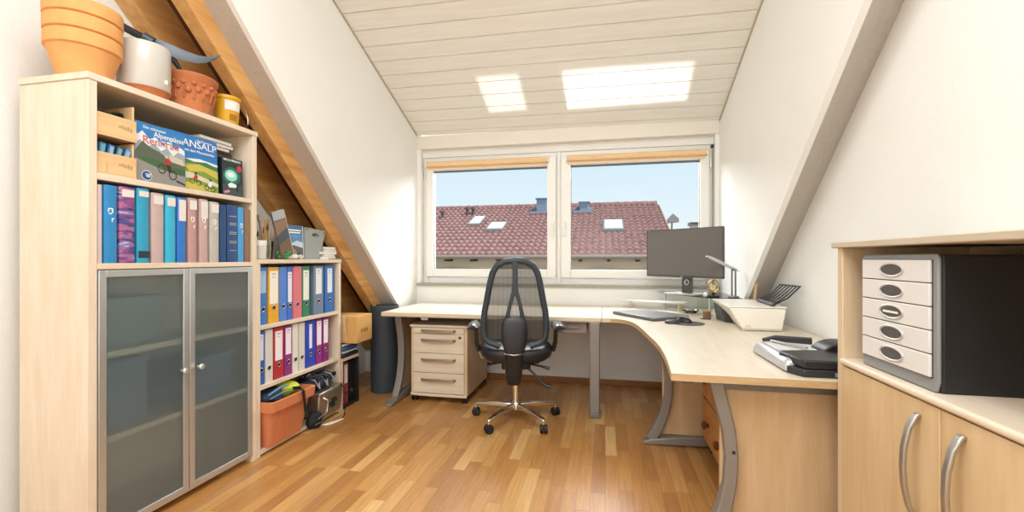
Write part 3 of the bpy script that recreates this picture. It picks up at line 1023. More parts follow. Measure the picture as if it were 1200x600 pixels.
# hidden support and flat pile of magazines
t = thing('storage_box', 'dark cardboard box standing behind the touring books', 'box', (-2.15, 1.78, YS))
MB().box(-2.28, -2.07, 1.66, 2.12, YS, YS + .245).build('body', mat('dark_card', '#5b4330', .8), t, world=True, bevel=.003)
MB().box(-2.282, -2.066, 1.656, 2.124, YS + .2, YS + .2505).build('lid', mat('dark_card', '#5b4330', .8), t, world=True, bevel=.003)
for i in range(3):
    z = YS + .2505 + i * .0165
    y0_ = 1.79 + .05 * i
    t = thing('magazine', ['bottom white magazine of the flat pile above the books', 'middle thick white magazine of the flat pile above the books', 'top thin pale magazine of the flat pile above the books'][i], 'magazine', (-2.1, y0_, z), group='flat pile of magazines')
    MB().box(-2.27, -2.045 + .008 * i, y0_, 2.085 + .02 * (i == 1), z + .001, z + .0155).build('pages', PAPER, t, world=True, smooth=0)
    MB().box(-2.272, -2.043 + .008 * i, y0_ - .002, 2.0855 + .02 * (i == 1), z + .0155, z + .0164).build('cover', mat('mag_cover_%d' % i, ['#9b8c7c', '#c4c0b6', '#b8c4b0'][i], .5), t, world=True, smooth=0)
t = thing('hardback', 'brown hardback lying left of the magazine pile', 'book', (-2.1, 1.76, YS + .2505))
MB().box(-2.2, -2.05, 1.745, 1.788, YS + .251, YS + .285).build('book_block', mat('brown_board_cover', '#8d5f45', .7), t, world=True, bevel=.002)
MB().box(-2.198, -2.052, 1.788, 1.7885, YS + .254, YS + .282).build('page_edge', PAPER, t, world=True, smooth=0)

# ---- albums on the lower open shelf
ZA = 1.131
albums = [
    (1.369, 1.391, 1.443, '#cdbcb8', None, 'pinkish grey album against the left side panel'),
    (1.394, 1.446, 1.446, '#2a86c2', 'marks', 'wide blue album with white marks, second from the left'),
    (1.452, 1.516, 1.449, '#4a4378', 'pattern', 'album with swirling purple and pink spine'),
    (1.522, 1.576, 1.453, '#2c9cc0', 'dark', 'teal blue album with dark band low on the spine'),
    (1.584, 1.642, 1.442, '#c0a9a6', 'top', 'wide mauve grey album with pale label on top'),
    (1.648, 1.699, 1.44, '#36aed0', 'top', 'cyan album with pale label, right of the mauve grey one'),
    (1.704, 1.751, 1.438, '#2a74c4', 'half', 'royal blue album with tall white label'),
    (1.759, 1.809, 1.443, '#b9928c', 'topmarks', 'dusky pink album with white script, right of the royal blue one'),
    (1.82, 1.871, 1.445, '#c0a09b', 'halfmarks', 'mauve album with tall pale label, between dusky pink and greige'),
    (1.878, 1.936, 1.439, '#b9b4ac', 'topmarks', 'greige album with white script, left of the dark navy one'),
    (1.941, 1.981, 1.43, '#1f4372', None, 'dark navy album without any label'),
    (1.984, 2.053, 1.436, '#274a80', 'lines', 'navy album with thin gold lines across the spine'),
    (2.056, 2.098, 1.43, '#479ad4', 'marks', 'light blue album near the right side panel'),
    (2.101, 2.142, 1.425, '#8a6a4f', None, 'thin brown album squeezed against the right side panel'),
]
SWIRL = bpy.data.materials.new('swirl_print')
SWIRL.use_nodes = True
_nt = SWIRL.node_tree
_t = _nt.nodes.new('ShaderNodeTexCoord')
_mp = _nt.nodes.new('ShaderNodeMapping')
_mp.inputs['Rotation'].default_value = (.7, 0, 0)
_mp.inputs['Scale'].default_value = (6, 6, 22)
_n = _nt.nodes.new('ShaderNodeTexNoise')
_n.inputs['Scale'].default_value = 1.3
_n.inputs['Distortion'].default_value = 1.6
_r = _nt.nodes.new('ShaderNodeValToRGB')
_r.color_ramp.elements[0].position = .3
_r.color_ramp.elements[0].color = lin('#26335f')
_r.color_ramp.elements[1].position = .72
_r.color_ramp.elements[1].color = lin('#d9cfe2')
for _p, _h in ((.42, '#4f4c8e'), (.5, '#8a4a86'), (.56, '#c2687a'), (.63, '#5a6cab')):
    _r.color_ramp.elements.new(_p).color = lin(_h)
_nt.links.new(_t.outputs['Object'], _mp.inputs[0])
_nt.links.new(_mp.outputs[0], _n.inputs['Vector'])
_nt.links.new(_n.outputs['Fac'], _r.inputs[0])
_nt.links.new(_r.outputs[0], _nt.nodes['Principled BSDF'].inputs['Base Color'])
for i, (a, b, z1, hx, deco, lb) in enumerate(albums):
    t = thing('photo_album', lb, 'album', (-2.09, (a + b) / 2, ZA), group='albums on the middle shelf')
    xf = -1.953
    n = 6
    pr = []
    w_ = b - a
    for j in range(n + 1):
        u = j / n
        pr.append((a + .0015 + (w_ - .003) * u, xf - .006 + .006 * math.sin(PI * u) ** .6 if 0 < u < 1 else xf - .006))
    pts = [(x, y) for y, x in pr]
    pts = pts + [(-2.19, b - .0015), (-2.19, a + .0015)]
    MB().prism(pts, ZA, z1).build('album_body', SWIRL if deco == 'pattern' else mat('album_%d' % i, hx, .42, noise=.06, nscale=30), t, world=True, smooth=50, bevel=.0012)
    dec = MB()
    H_ = z1 - ZA
    xd = xf + .0004
    if deco in ('marks', 'topmarks', 'halfmarks'):
        zc = ZA + H_ * (.66 if deco != 'marks' else .66)
        c_ = (a + b) / 2
        q = min(.011, w_ * .22)
        for (dy, dz, hy, hz) in ((-q * .4, .012, q, .003), (q * .3, .002, q * .4, .012), (-q * .4, -.008, q, .003), (-q, .004, q * .25, .009), (q * .5, -.028, q * .7, .003), (q * .2, -.036, q * .3, .009)):
            dec.box(xd - .002, xd + .0004, c_ + dy - hy / 2, c_ + dy + hy / 2, zc + dz - hz / 2, zc + dz + hz)
        dec.build('spine_script', WHT, t, world=True, smooth=0)
        dec = MB()
    if deco in ('top', 'topmarks', 'half', 'halfmarks', 'pattern', 'dark'):
        lo = {'top': .84, 'topmarks': .82, 'half': .64, 'halfmarks': .7, 'pattern': .87, 'dark': .89}[deco]
        dec.box(xd - .002, xd + .0002, a + w_ * .13, b - w_ * .13, ZA + H_ * lo, ZA + H_ * .965)
        dec.build('spine_label', mat('pale_label', '#e2dcd6', .6), t, world=True, smooth=0)
        dec = MB()
    if deco == 'dark':
        dec.box(xd - .002, xd + .0003, a + w_ * .1, b - w_ * .06, ZA + H_ * .07, ZA + H_ * .16)
        dec.build('dark_band', mat('dark_band', '#22303c', .5), t, world=True, smooth=0)
        dec = MB()
    if deco == 'lines':
        for v in (.8, .68, .65, .52, .49, .36, .33, .2):
            dec.box(xd - .002, xd + .0003, a + w_ * .16, b - w_ * .16, ZA + H_ * v, ZA + H_ * v + .0025)
        dec.build('gold_lines', mat('gold_print', '#cfc6a8', .4), t, world=True, smooth=0)
        dec = MB()
    dec.bm.free()

# ------------------------------------------------------------------ low open bookcase
lo = thing('low_bookcase', 'low open maple bookcase full of ring binders, beside the tall bookcase', 'bookcase', (-2.12, 2.59, 0))
for a, b in ((2.181, 2.206), (2.977, 3.002)):
    MB().box(-2.3, BX, a, b, 0, 1.12).build('side_panel', BIRCH_Z, lo, world=True, bevel=.002)
MB().box(-2.3, BX + .003, 2.18, 3.006, 1.12, 1.145).build('top_panel', BIRCH, lo, world=True, bevel=.002)
MB().box(-2.305, -2.295, 2.19, 2.99, .0, 1.12).build('back_panel', BIRCH_Z, lo, world=True, smooth=0)
for z in (.735, .385, .012):
    MB().box(-2.295, BX - .004, 2.206, 2.977, z, z + .024).build('shelf', BIRCH, lo, world=True, bevel=.002)


def binder(label, y0, y1, z, hx, label_hex, lab, h=.322, lean=0, x=-1.972, group=None, ring='#2a2a2e', hole=.27):
    t = thing('ring_binder', label, 'ring binder', (x - .14, (y0 + y1) / 2, z), group=group)
    m = mat('binder_' + hx[1:], hx, .45)
    M = Matrix.Translation((x, (y0 + y1) / 2, z)) @ Matrix.Rotation(lean, 4, 'X')
    w_ = y1 - y0 - .003
    MB().box(-.003, 0, -w_ / 2, w_ / 2, 0, h).box(-.28, -.003, -w_ / 2, -w_ / 2 + .003, 0, h).box(-.28, -.003, w_ / 2 - .003, w_ / 2, 0, h).xf(M).build('cover', m, t, world=True, bevel=.001)
    MB().box(-.24, -.012, -w_ / 2 + .008, w_ / 2 - .008, .008, h - .02).xf(M).build('paper_stack', PAPER, t, world=True, smooth=0)
    if lab:
        lo_, hi_, fr = lab
        e = MB().box(0, .0008, -w_ * fr / 2, w_ * fr / 2, h * lo_, h * hi_).xf(M).build('spine_label', mat('label_' + label_hex[1:], label_hex, .6), t, world=True, smooth=0)
        s_ = MB()
        for k, (u, q) in enumerate(((.92, .6), (.88, .45), (.80, .5))):
            zz = h * (lo_ + (hi_ - lo_) * u)
            s_.box(.0008, .0011, -w_ * fr * q / 2, w_ * fr * q / 2, zz, zz + .003)
        s_.xf(M).build('label_lines', mat('pencil_grey', '#8e8c90', .7), e, world=True, smooth=0)
    r = MB()
    pts = [(.0015, .0125 * math.cos(a), h * hole + .0125 * math.sin(a)) for a in [2 * PI * i / 20 for i in range(20)]]
    r.tube(pts, .0022, 6, closed=True)
    r.xf(M).build('finger_ring', mat('ring_metal', '#b9b7b3', .25, .9), t, world=True)
    MB().lathe([(.0115, .0003), (.0115, .001)], (0, 0, h * hole), 18, axis='x').xf(M).build('finger_hole', mat('hole_dark', '#15161a', .8), t, world=True)
    return t


r1 = [(2.222, 2.283, '#3f78c8', '#9fc0e4', (.55, .93, .75), 'blue binder with pale label, upper row left end beside the panel'),
      (2.296, 2.382, '#e2a92c', '#f3efdf', (.34, .93, .8), 'yellow binder with long white label, upper row'),
      (2.386, 2.452, '#4f83d3', '#4f83d3', None, 'plain blue binder right of the yellow one, upper row'),
      (2.456, 2.503, '#4369c6', '#e9e6f2', (.33, .9, .8), 'narrow blue binder with white label, left of the salmon one, upper row'),
      (2.510, 2.594, '#d8757c', '#d8757c', None, 'salmon pink binder, upper row'),
      (2.599, 2.674, '#2a7d5e', '#e9ece0', (.33, .92, .78), 'green binder with white label, upper row'),
      (2.716, 2.826, '#6e8098', '#e6e8e8', (.42, .95, .6), 'wide blue grey binder with white label, upper row'),
      (2.842, 2.955, '#2b68b2', '#dfe6ee', (.42, .94, .5), 'blue binder at the right end of the upper row')]
for a, b, hx, lh, lab, lb in r1:
    binder(lb, a, b, .76, hx, lh, lab, h=.338, group='binders in the upper row')
r2 = [(2.214, 2.266, '#2f63ae', '#d9e3ef', (.45, .93, .6), 'blue binder at the left end of the lower row, beside the panel'),
      (2.272, 2.332, '#d8d4cd', '#d8d4cd', None, 'white binder left of the red one, lower row'),
      (2.338, 2.425, '#b5303a', '#efe9ea', (.36, .93, .72), 'red binder with white label, lower row'),
      (2.432, 2.500, '#8f2f7c', '#f1e9ee', (.42, .95, .75), 'purple binder with white label, right of the red one, lower row'),
      (2.506, 2.557, '#e3ded4', '#e3ded4', None, 'narrow white binder right of the leftmost purple one, lower row'),
      (2.565, 2.625, '#d6d2c8', '#d6d2c8', None, 'off-white binder left of the dark blue one, lower row'),
      (2.634, 2.733, '#2b47b5', '#e7e6f2', (.4, .92, .3), 'wide dark blue binder, lower row'),
      (2.742, 2.809, '#8d2f86', '#eee8f0', (.42, .95, .75), 'purple binder with white label, right of the dark blue one, lower row'),
      (2.818, 2.885, '#8a2a74', '#efe9ef', (.42, .95, .75), 'purple binder at the right end of the lower row')]
for a, b, hx, lh, lab, lb in r2:
    binder(lb, a, b, .41, hx, lh, lab, h=.315, group='binders in the lower row')

# ---- on top of the low bookcase
ZT = 1.1455
t = thing('lidded_jar', 'white lidded jar at the left end on the low bookcase', 'jar', (-2.0, 2.262, ZT))
MB().lathe([(.03, 0), (.034, .004), (.034, .075), (.03, .082), (.001, .082)], n=24).build('jar_body', CERAM, t)
MB().lathe([(.035, .08), (.036, .084), (.036, .108), (.033, .112), (.001, .112)], n=24).build('lid', WHITEP, t)
t = thing('pencil_glass', 'clear glass holding wooden rulers on the low bookcase', 'glass', (-2.03, 2.35, ZT))
MB().lathe([(.03, 0), (.034, .11), (.0325, .11), (.0285, .006), (.001, .006)], n=24).build('glass_body', CLEAR, t)
for i in range(6):
    a = i * 1.05
    bx, by = -2.03 + .012 * math.cos(a), 2.35 + .014 * math.sin(a)
    tx_, ty = bx - .01 + .02 * math.sin(i * 2.2), by + .028 * math.cos(i * 1.7) - .02
    h_ = (.25, .22, .27, .2, .24, .17)[i]
    t = thing('wooden_ruler' if i % 2 == 0 else 'paint_brush', ['wooden ruler leaning left in the pencil glass', 'brush with dark handle tip in the pencil glass', 'tallest wooden ruler in the pencil glass', 'short brush with pale handle in the pencil glass', 'wooden ruler leaning right in the pencil glass', 'shortest brush in the pencil glass'][i], 'ruler' if i % 2 == 0 else 'brush', (bx, by, ZT + .008), group='rulers and brushes in the glass')
    if i % 2 == 0:
        MB().bar([(bx, by, ZT + .008), (tx_, ty, ZT + h_)], .004, .014, up=(1, 0, 0)).build('ruler_body', mat('ruler_wood', '#cda56a', .6), t, world=True)
    else:
        MB().tube([(bx, by, ZT + .008), (tx_, ty, ZT + h_ * .8)], [.004, .003], 8).build('brush_handle', mat('brush_wood', '#b58a55', .5), t, world=True)
        MB().tube([(tx_, ty, ZT + h_ * .8), (tx_ * 1.0, ty + .002, ZT + h_ * .88), (tx_, ty + .003, ZT + h_)], [.004, .006, .002], 8).build('bristles', mat('bristles', '#4b3a2c', .8), t, world=True)
t = thing('wire_bow', 'grey bent wire bow standing beside the tall bookcase panel', 'wire', (-2.05, 2.31, ZT))
MB().tube([(-2.06, 2.24, ZT), (-2.06, 2.235, ZT + .15), (-2.06, 2.255, ZT + .24), (-2.06, 2.29, ZT + .27), (-2.06, 2.325, ZT + .23), (-2.06, 2.335, ZT + .1), (-2.06, 2.336, ZT)], .006, 8).build('bow', mat('grey_wire', '#a2a5a6', .4, .5), t, world=True)


def lean_book(name, cat, label, x, y0, z0, w_, h_, th, ly, lx, face_hex, spine_hex, deco, yaw=0):
    t = thing(name, label, cat, (x, y0, z0))
    M = Matrix.Translation((x, y0, z0)) @ Matrix.Rotation(yaw, 4, 'Z') @ Matrix.Rotation(-lx, 4, 'Y') @ Matrix.Rotation(ly, 4, 'X')
    MB().box(-th, 0, 0, w_, 0, h_).xf(M).build('book_block', [mat('cv_' + face_hex[1:], face_hex, .45)], t, world=True, bevel=.0015)
    MB().box(-th + .002, -.002, .003, w_ - .001, h_ - .002, h_ + .0006).xf(M).build('page_edge', PAPER, t, world=True, smooth=0)
    MB().box(-th - .0005, .0006, w_ - .003, w_ + .0008, .0, h_).xf(M).build('spine', mat('cv_' + spine_hex[1:], spine_hex, .5), t, world=True, smooth=0)
    ms = []
    p = MB()
    for k, (hx, pts) in enumerate(deco):
        ms.append(mat('cv_' + hx[1:], hx, .5))
        p.poly([(.0007 + .0002 * k, u * w_, v * h_) for u, v in pts], k)
    p.xf(M).build('cover_picture', ms, t, world=True, smooth=0)
    return t


lean_book('photo_magazine', 'magazine', 'brown photo magazine leaning left beside the pencil glass', -1.966, 2.405, ZT + .004, .11, .29, .012, .30, .02, '#5d5550', '#cfc9bd',
          [('#a9acae', [(0, .82), (.96, .82), (.96, 1), (0, 1)]), ('#8a6a49', [(0, .5), (.96, .62), (.96, .8), (0, .8)]), ('#3d4650', [(0, .3), (.96, .4), (.96, .6), (0, .48)]), ('#6b5238', [(0, 0), (.96, 0), (.96, .38), (0, .28)])])
t = thing('envelope', 'pale padded envelope leaning behind the blue travel guide', 'envelope', (-2.1, 2.55, ZT))
M = Matrix.Translation((-2.10, 2.47, ZT + .05)) @ Matrix.Rotation(-.2, 4, 'Y') @ Matrix.Rotation(-.32, 4, 'X')
MB().box(-.018, 0, 0, .17, -.02, .24).xf(M).build('envelope_body', mat('envelope_paper', '#d8c9b4', .8), t, world=True, bevel=.006)
MB().poly([(.001, .01, .23), (.001, .16, .23), (.001, .085, .16)]).xf(M).build('flap', mat('envelope_flap', '#cbbba4', .8), t, world=True, smooth=0)
t = lean_book('travel_guide', 'book', 'blue travel guide with white spine, left of the grey file box', -1.992, 2.44, ZT, .2, .222, .026, 0, .05, '#35688f', '#e8ecf0',
              [('#4d88b8', [(0, .3), (.97, .3), (.97, .75), (0, .75)]), ('#c9d5dd', [(.3, .36), (.97, .3), (.97, .5), (.7, .56), (.4, .46)]), ('#5d5347', [(0, 0), (.97, 0), (.97, .34), (.5, .42), (0, .26)]), ('#8c7a66', [(.2, .08), (.7, .16), (.6, .3), (.3, .3)]), ('#3d4a55', [(.45, .1), (.8, .05), (.85, .25)])])
gl = MB()
for (a, b, z_) in ((.25, .9, .84), (.3, .88, .77), (.5, .75, .64)):
    gl.box(-1.992 - .0105, -1.992 - .0068, 2.44 + .2 * a, 2.44 + .2 * b, ZT + .222 * z_, ZT + .222 * z_ + .009)
gl.build('title_lines', WHT, t, world=True, smooth=0)
t = thing('magazine_file', 'grey magazine file with hand hole, standing right of the blue guide', 'file box', (-2.02, 2.77, ZT))
GRF = mat('grey_file_card', '#9aa29e', .6, noise=.05, nscale=25)
ff = MB()
outl = [(2.665, ZT), (2.82, ZT), (2.888, ZT + .205), (2.668, ZT + .218)]
# front with an oval hand hole: ring of quads between hole and outline
hy_, hz_ = 2.775, ZT + .168
hole = [(hy_ + .04 * math.cos(a), hz_ + .014 * math.sin(a) - .002 * math.cos(a)) for a in [2 * PI * i / 24 for i in range(24)]]


def ray_out(p):
    dy, dz = p[0] - hy_, p[1] - hz_
    best = 1e9
    for (a, b) in zip(outl, outl[1:] + outl[:1]):
        ex, ez = b[0] - a[0], b[1] - a[1]
        den = dy * ez - dz * ex
        if abs(den) < 1e-9:
            continue
        tt = ((a[0] - hy_) * ez - (a[1] - hz_) * ex) / den
        uu = ((a[0] - hy_) * dz - (a[1] - hz_) * dy) / den
        if tt > 0 and -1e-6 <= uu <= 1 + 1e-6:
            best = min(best, tt)
    return (hy_ + dy * best, hz_ + dz * best)


angs = sorted([math.atan2(p[1] - hz_, p[0] - hy_) for p in outl] + [2 * PI * i / 36 - PI for i in range(36)])
ho = [(hy_ + .04 * math.cos(a), hz_ + .013 * math.sin(a)) for a in angs]
ou = [ray_out((hy_ + math.cos(a), hz_ + math.sin(a))) for a in angs]
ff.loft([[(-2.0, y, z) for y, z in ho], [(-2.0, y, z) for y, z in ou], [(-2.003, y, z) for y, z in ou], [(-2.003, y, z) for y, z in ho]], cap=False)
ff.loft([[(-2.003, y, z) for y, z in ho], [(-2.0, y, z) for y, z in ho]], cap=False)
ff.build('front_panel', GRF, t, world=True, smooth=0)
sd = MB()
sd.prism([(-2.003, ZT), (-2.24, ZT), (-2.24, ZT + .12), (-2.003, ZT + .216)], 2.665, 2.668, 'y')
sd.hexa([(-2.24, 2.817, ZT), (-2.003, 2.817, ZT), (-2.003, 2.82, ZT), (-2.24, 2.82, ZT)], [(-2.24, 2.857, ZT + .12), (-2.003, 2.885, ZT + .204), (-2.003, 2.888, ZT + .204), (-2.24, 2.86, ZT + .12)])
sd.box(-2.24, -2.003, 2.668, 2.817, ZT, ZT + .003)
sd.build('side_panels', GRF, t, world=True, smooth=0)
rv = MB()
for y, z in ((2.683, ZT + .205), (2.868, ZT + .193)):
    rv.lathe([(.005, -2.0), (.005, -1.998), (.003, -1.997)], (0, y, z), 12, axis='x')
rv.build('rivets', BLACK, t, world=True)
for i, (dy, dz, w_, hx, lb) in enumerate(((0, 0, .19, '#eeeae0', 'bottom white booklet of the small pile at the bookcase end'), (.012, .0185, .15, '#9b958d', 'grey booklet second from the bottom of the small pile'), (.0, .036, .2, '#e9e7e2', 'white booklet third from the bottom of the small pile'), (.03, .0545, .15, '#bfb8ae', 'greyish booklet second from the top of the small pile'), (.02, .072, .14, '#efe9dc', 'topmost cream booklet of the small pile at the bookcase end'))):
    t = thing('booklet', lb, 'booklet', (-2.06, 2.91 + dy, ZT + dz), group='small booklet pile')
    M = Matrix.Translation((-2.06, 2.905 + dy, ZT + dz + .0006)) @ Matrix.Rotation(.1 * math.sin(i * 2.4), 4, 'Z')
    MB().box(-.085, .075, -w_ / 2 + .015, w_ / 2 - .01, 0, .0165).xf(M).build('pages', PAPER, t, world=True, smooth=0)
    MB().box(-.087, .077, -w_ / 2 + .013, w_ / 2 - .009, .0163, .0174).xf(M).build('cover', mat('bk_' + hx[1:], hx, .6), t, world=True, smooth=0)
t = thing('pointer_stick', 'thin grey stick jutting out over the right end of the low bookcase', 'stick', (-1.99, 3.05, ZT))
MB().tube([(-1.985, 2.90, ZT + .004), (-1.985, 3.22, ZT + .003)], .0028, 8).build('stick', mat('stick_grey', '#8a8279', .5), t, world=True)
t = thing('toy_plant', 'small green plastic tuft in front of the brown magazine', 'ornament', (-1.975, 2.43, ZT))
g = MB()
for i in range(9):
    a = i * .7
    g.sphere((-1.975 + .018 * math.cos(a), 2.43 + .03 * math.sin(a * 1.3), ZT + .014 + .014 * (i % 3)), .014, (1, 1.2, .9), 8)
g.build('tuft', mat('toy_green', '#3d8a4a', .6), t, world=True)
for i, (y, z) in enumerate(((2.47, 0), (2.515, 0), (2.565, 0))):
    t = thing('crumpled_paper', ['left scrap of crumpled cream paper below the blue guide', 'middle and largest crumpled white paper below the blue guide', 'right scrap of crumpled paper below the blue guide'][i], 'paper', (-1.968, y, ZT), group='crumpled papers')
    random.seed(20 + i)
    q = MB().sphere((-1.968, y, ZT + .017), .02 + .004 * (i == 1), (.8, 1.2, .8), 10)
    for v in q.bm.verts:
        v.co += Vector((random.uniform(-1, 1), random.uniform(-1, 1), random.uniform(-1, 1))) * .006
        v.co.z = max(v.co.z, ZT + .001)
    q.build('scrap', mat('scrap_%d' % i, ['#e6d8c0', '#efece4', '#d8cfc0'][i], .8), t, world=True, smooth=0)
random.seed(7)

# ---- bottom compartment of the low bookcase
t = thing('storage_tub', 'orange plastic tub with wide rim on the floor of the low bookcase', 'tub', (-2.03, 2.4, .037))
tb = MB()


def rect(x0, x1, y0, y1, z, r=.03, n=5):
    out = []
    for cx, cy, a0 in ((x1 - r, y1 - r, 0), (x0 + r, y1 - r, PI / 2), (x0 + r, y0 + r, PI), (x1 - r, y0 + r, 1.5 * PI)):
        for k in range(n + 1):
            a = a0 + PI / 2 * k / n
            out.append((cx + r * math.cos(a), cy + r * math.sin(a), z))
    return out


tb.loft([rect(-2.16, -1.93, 2.25, 2.55, .037), rect(-2.2, -1.895, 2.222, 2.583, .255), rect(-2.195, -1.90, 2.227, 2.578, .255), rect(-2.155, -1.935, 2.255, 2.545, .045)])
tb.build('tub_body', ORANGE, t, world=True)
tr_ = MB()
tr_.loft([rect(-2.2, -1.893, 2.222, 2.585, .25), rect(-2.215, -1.872, 2.212, 2.605, .255), rect(-2.22, -1.868, 2.211, 2.61, .312), rect(-2.205, -1.885, 2.222, 2.595, .314), rect(-2.195, -1.90, 2.232, 2.58, .252)], cap=False)
tr_.build('rim', ORANGE, t, world=True)
rbm = MB()
for y in (2.30, 2.37):
    rbm.bar([(-1.925, y + .01, .06), (-1.893, y, .25)], .012, .008, up=(1, 0, 0))
rbm.build('ribs', ORANGE, t, world=True)


def blob(name, part, label, cat, c, r, sc, hx, seed, amp=.2, rough=.7, group=None, n=20, floor=None):
    t = thing(name, label, cat, (c[0], c[1], c[2] - r * sc[2]), group=group)
    q = MB().sphere(c, r, sc, n)
    random.seed(seed)
    ph = [random.uniform(0, 6) for _ in range(6)]
    for v in q.bm.verts:
        d = v.co - Vector(c)
        k = 1 + amp * (math.sin(d.x * 55 + ph[0]) * math.sin(d.y * 47 + ph[1]) + .6 * math.sin(d.z * 70 + ph[2] + d.y * 30))
        v.co = Vector(c) + d * k
        if floor is not None:
            v.co.z = max(v.co.z, floor)
    q.build(part, mat('cloth_' + hx[1:], hx, rough, noise=.25, nscale=35), t, world=True, smooth=70)
    random.seed(7)
    return t


t = blob('helmet_bag', 'bag_body', 'dark blue bag bulging out of the orange tub', 'bag', (-2.02, 2.33, .31), .105, (.95, .9, .5), '#26344a', 3, .14, floor=.2)
MB().tube([(-1.935, 2.25, .345), (-1.915, 2.33, .375), (-1.935, 2.42, .36)], .006, 6).tube([(-1.93, 2.26, .32), (-1.91, 2.34, .34), (-1.92, 2.41, .33)], .004, 6).build('straps', mat('sky_strap', '#5f8fb5', .6), t, world=True)
t = blob('safety_vest', 'vest_body', 'crumpled neon yellow vest in the orange tub', 'vest', (-2.0, 2.485, .315), .075, (.9, .85, .75), '#c9d430', 9, .2, floor=.22)
t = blob('cloth_bag', 'bag_body', 'dark olive cloth bundle at the back of the orange tub', 'bag', (-2.12, 2.44, .31), .07, (.8, 1, .6), '#3a3c33', 5, .16, floor=.22)
t = thing('hanging_strap', 'black strap hanging over the front of the orange tub', 'strap', (-1.88, 2.47, .2))
MB().bar([(-1.93, 2.455, .33), (-1.885, 2.46, .335), (-1.862, 2.463, .318), (-1.862, 2.475, .25), (-1.868, 2.495, .16)], .022, .004, up=(1, 0, 0)).build('strap_band', BLACKR, t, world=True)
MB().box(-1.871, -1.862, 2.484, 2.51, .145, .17).build('buckle', BLACK, t, world=True, bevel=.002)
t = thing('metal_case', 'silver metal case with round latch, right of the orange tub', 'case', (-2.0, 2.83, .037))
STEEL = mat('worn_steel', '#b2b0a8', .3, .85, noise=.15, nscale=20)
MB().hexa([(-2.2, 2.69, .037), (-1.92, 2.69, .037), (-1.92, 2.95, .037), (-2.2, 2.95, .037)], [(-2.2, 2.685, .21), (-1.905, 2.685, .21), (-1.905, 2.962, .21), (-2.2, 2.962, .21)]).build('case_body', STEEL, t, world=True, bevel=.008)
MB().box(-2.205, -1.898, 2.68, 2.967, .206, .228).build('case_lid', STEEL, t, world=True, bevel=.006)
rr = MB()
rr.tube([(-1.905, 2.845 + .04 * math.cos(a), .125 + .032 * math.sin(a)) for a in [2 * PI * i / 24 for i in range(24)]], .006, 8, closed=True)
rr.box(-1.914, -1.904, 2.83, 2.86, .09, .16)
rr.build('latch', mat('dark_latch', '#4b4a48', .35, .6), t, world=True)
MB().tube([(-1.90, 2.72, .19), (-1.872, 2.73, .17), (-1.866, 2.71, .10), (-1.895, 2.70, .07)], .006, 8).build('handle', CHROME, t, world=True)
t = blob('camera_bag', 'bag_body', 'dark navy padded bag with grey straps, lying on the metal case', 'bag', (-2.03, 2.79, .282), .125, (.8, 1.15, .46), '#262f4a', 12, .13, floor=.2285)
st = MB()
for k in range(6):
    y = 2.68 + k * .045
    st.bar([(-2.02 + .02 * (k % 2), y - .02, .345), (-1.945, y + .01, .315), (-1.915, y + .025 * (-1) ** k, .255)], .012, .004, up=(1, 0, .4))
st.build('straps', mat('light_strap', '#8f8f94', .6), t, world=True)
bu = MB()
for y in (2.7, 2.78, 2.88):
    bu.box(-1.945, -1.925, y, y + .028, .3, .325)
bu.build('buckles', BLACK, t, world=True, bevel=.003)
t = thing('camera_tripod', 'small black folded tripod tangled above the navy bag', 'tripod', (-2.0, 2.73, .33))
MB().tube([(-2.0, 2.66, .35), (-1.95, 2.80, .372)], .009, 8).build('leg', BLACK, t, world=True)
MB().tube([(-2.03, 2.68, .345), (-1.97, 2.83, .352)], .009, 8).build('leg', BLACK, t, world=True)
MB().tube([(-1.96, 2.66, .34), (-1.93, 2.78, .335)], .009, 8).build('leg', BLACK, t, world=True)
MB().sphere((-1.97, 2.65, .352), .022, (1, 1, 1), 12).build('head', BLACK, t, world=True)
t = blob('black_pouch', 'pouch_body', 'small black pouch on the floor between orange tub and metal case', 'pouch', (-1.93, 2.665, .055), .06, (.75, .8, .85), '#17181b', 15, .2, floor=.001)
MB().tube([(-1.885, 2.64, .07), (-1.87, 2.68, .09), (-1.89, 2.71, .06)], .004, 6).tube([(-1.89, 2.62, .04), (-1.868, 2.66, .05), (-1.88, 2.7, .03)], .003, 6).build('cords', mat('grey_cord', '#6e6e6e', .6), t, world=True)
t = thing('cable', 'thin white cable bundle lying on the parquet before the metal case', 'cable', (-1.88, 2.77, 0))
cm = MB()
for k in range(5):
    cm.tube([(-1.915 + .006 * k, 2.70 + .004 * k, .004 + .003 * (k % 2)), (-1.885 + .008 * k, 2.74, .006), (-1.865 + .006 * k, 2.79, .005), (-1.845 + .003 * k, 2.84 + .004 * k, .004)], .0035, 6)
cm.build('cable_strands', mat('white_cable', '#f6f2ea', .35), t, world=True)
t = thing('power_lead', 'thin black lead hanging from the metal case lid to the floor', 'cable', (-1.86, 2.85, 0))
MB().tube([(-1.9, 2.92, .235), (-1.875, 2.93, .2), (-1.862, 2.93, .1), (-1.86, 2.91, .01), (-1.845, 2.86, .004)], .0035, 6).build('lead', BLACKR, t, world=True)

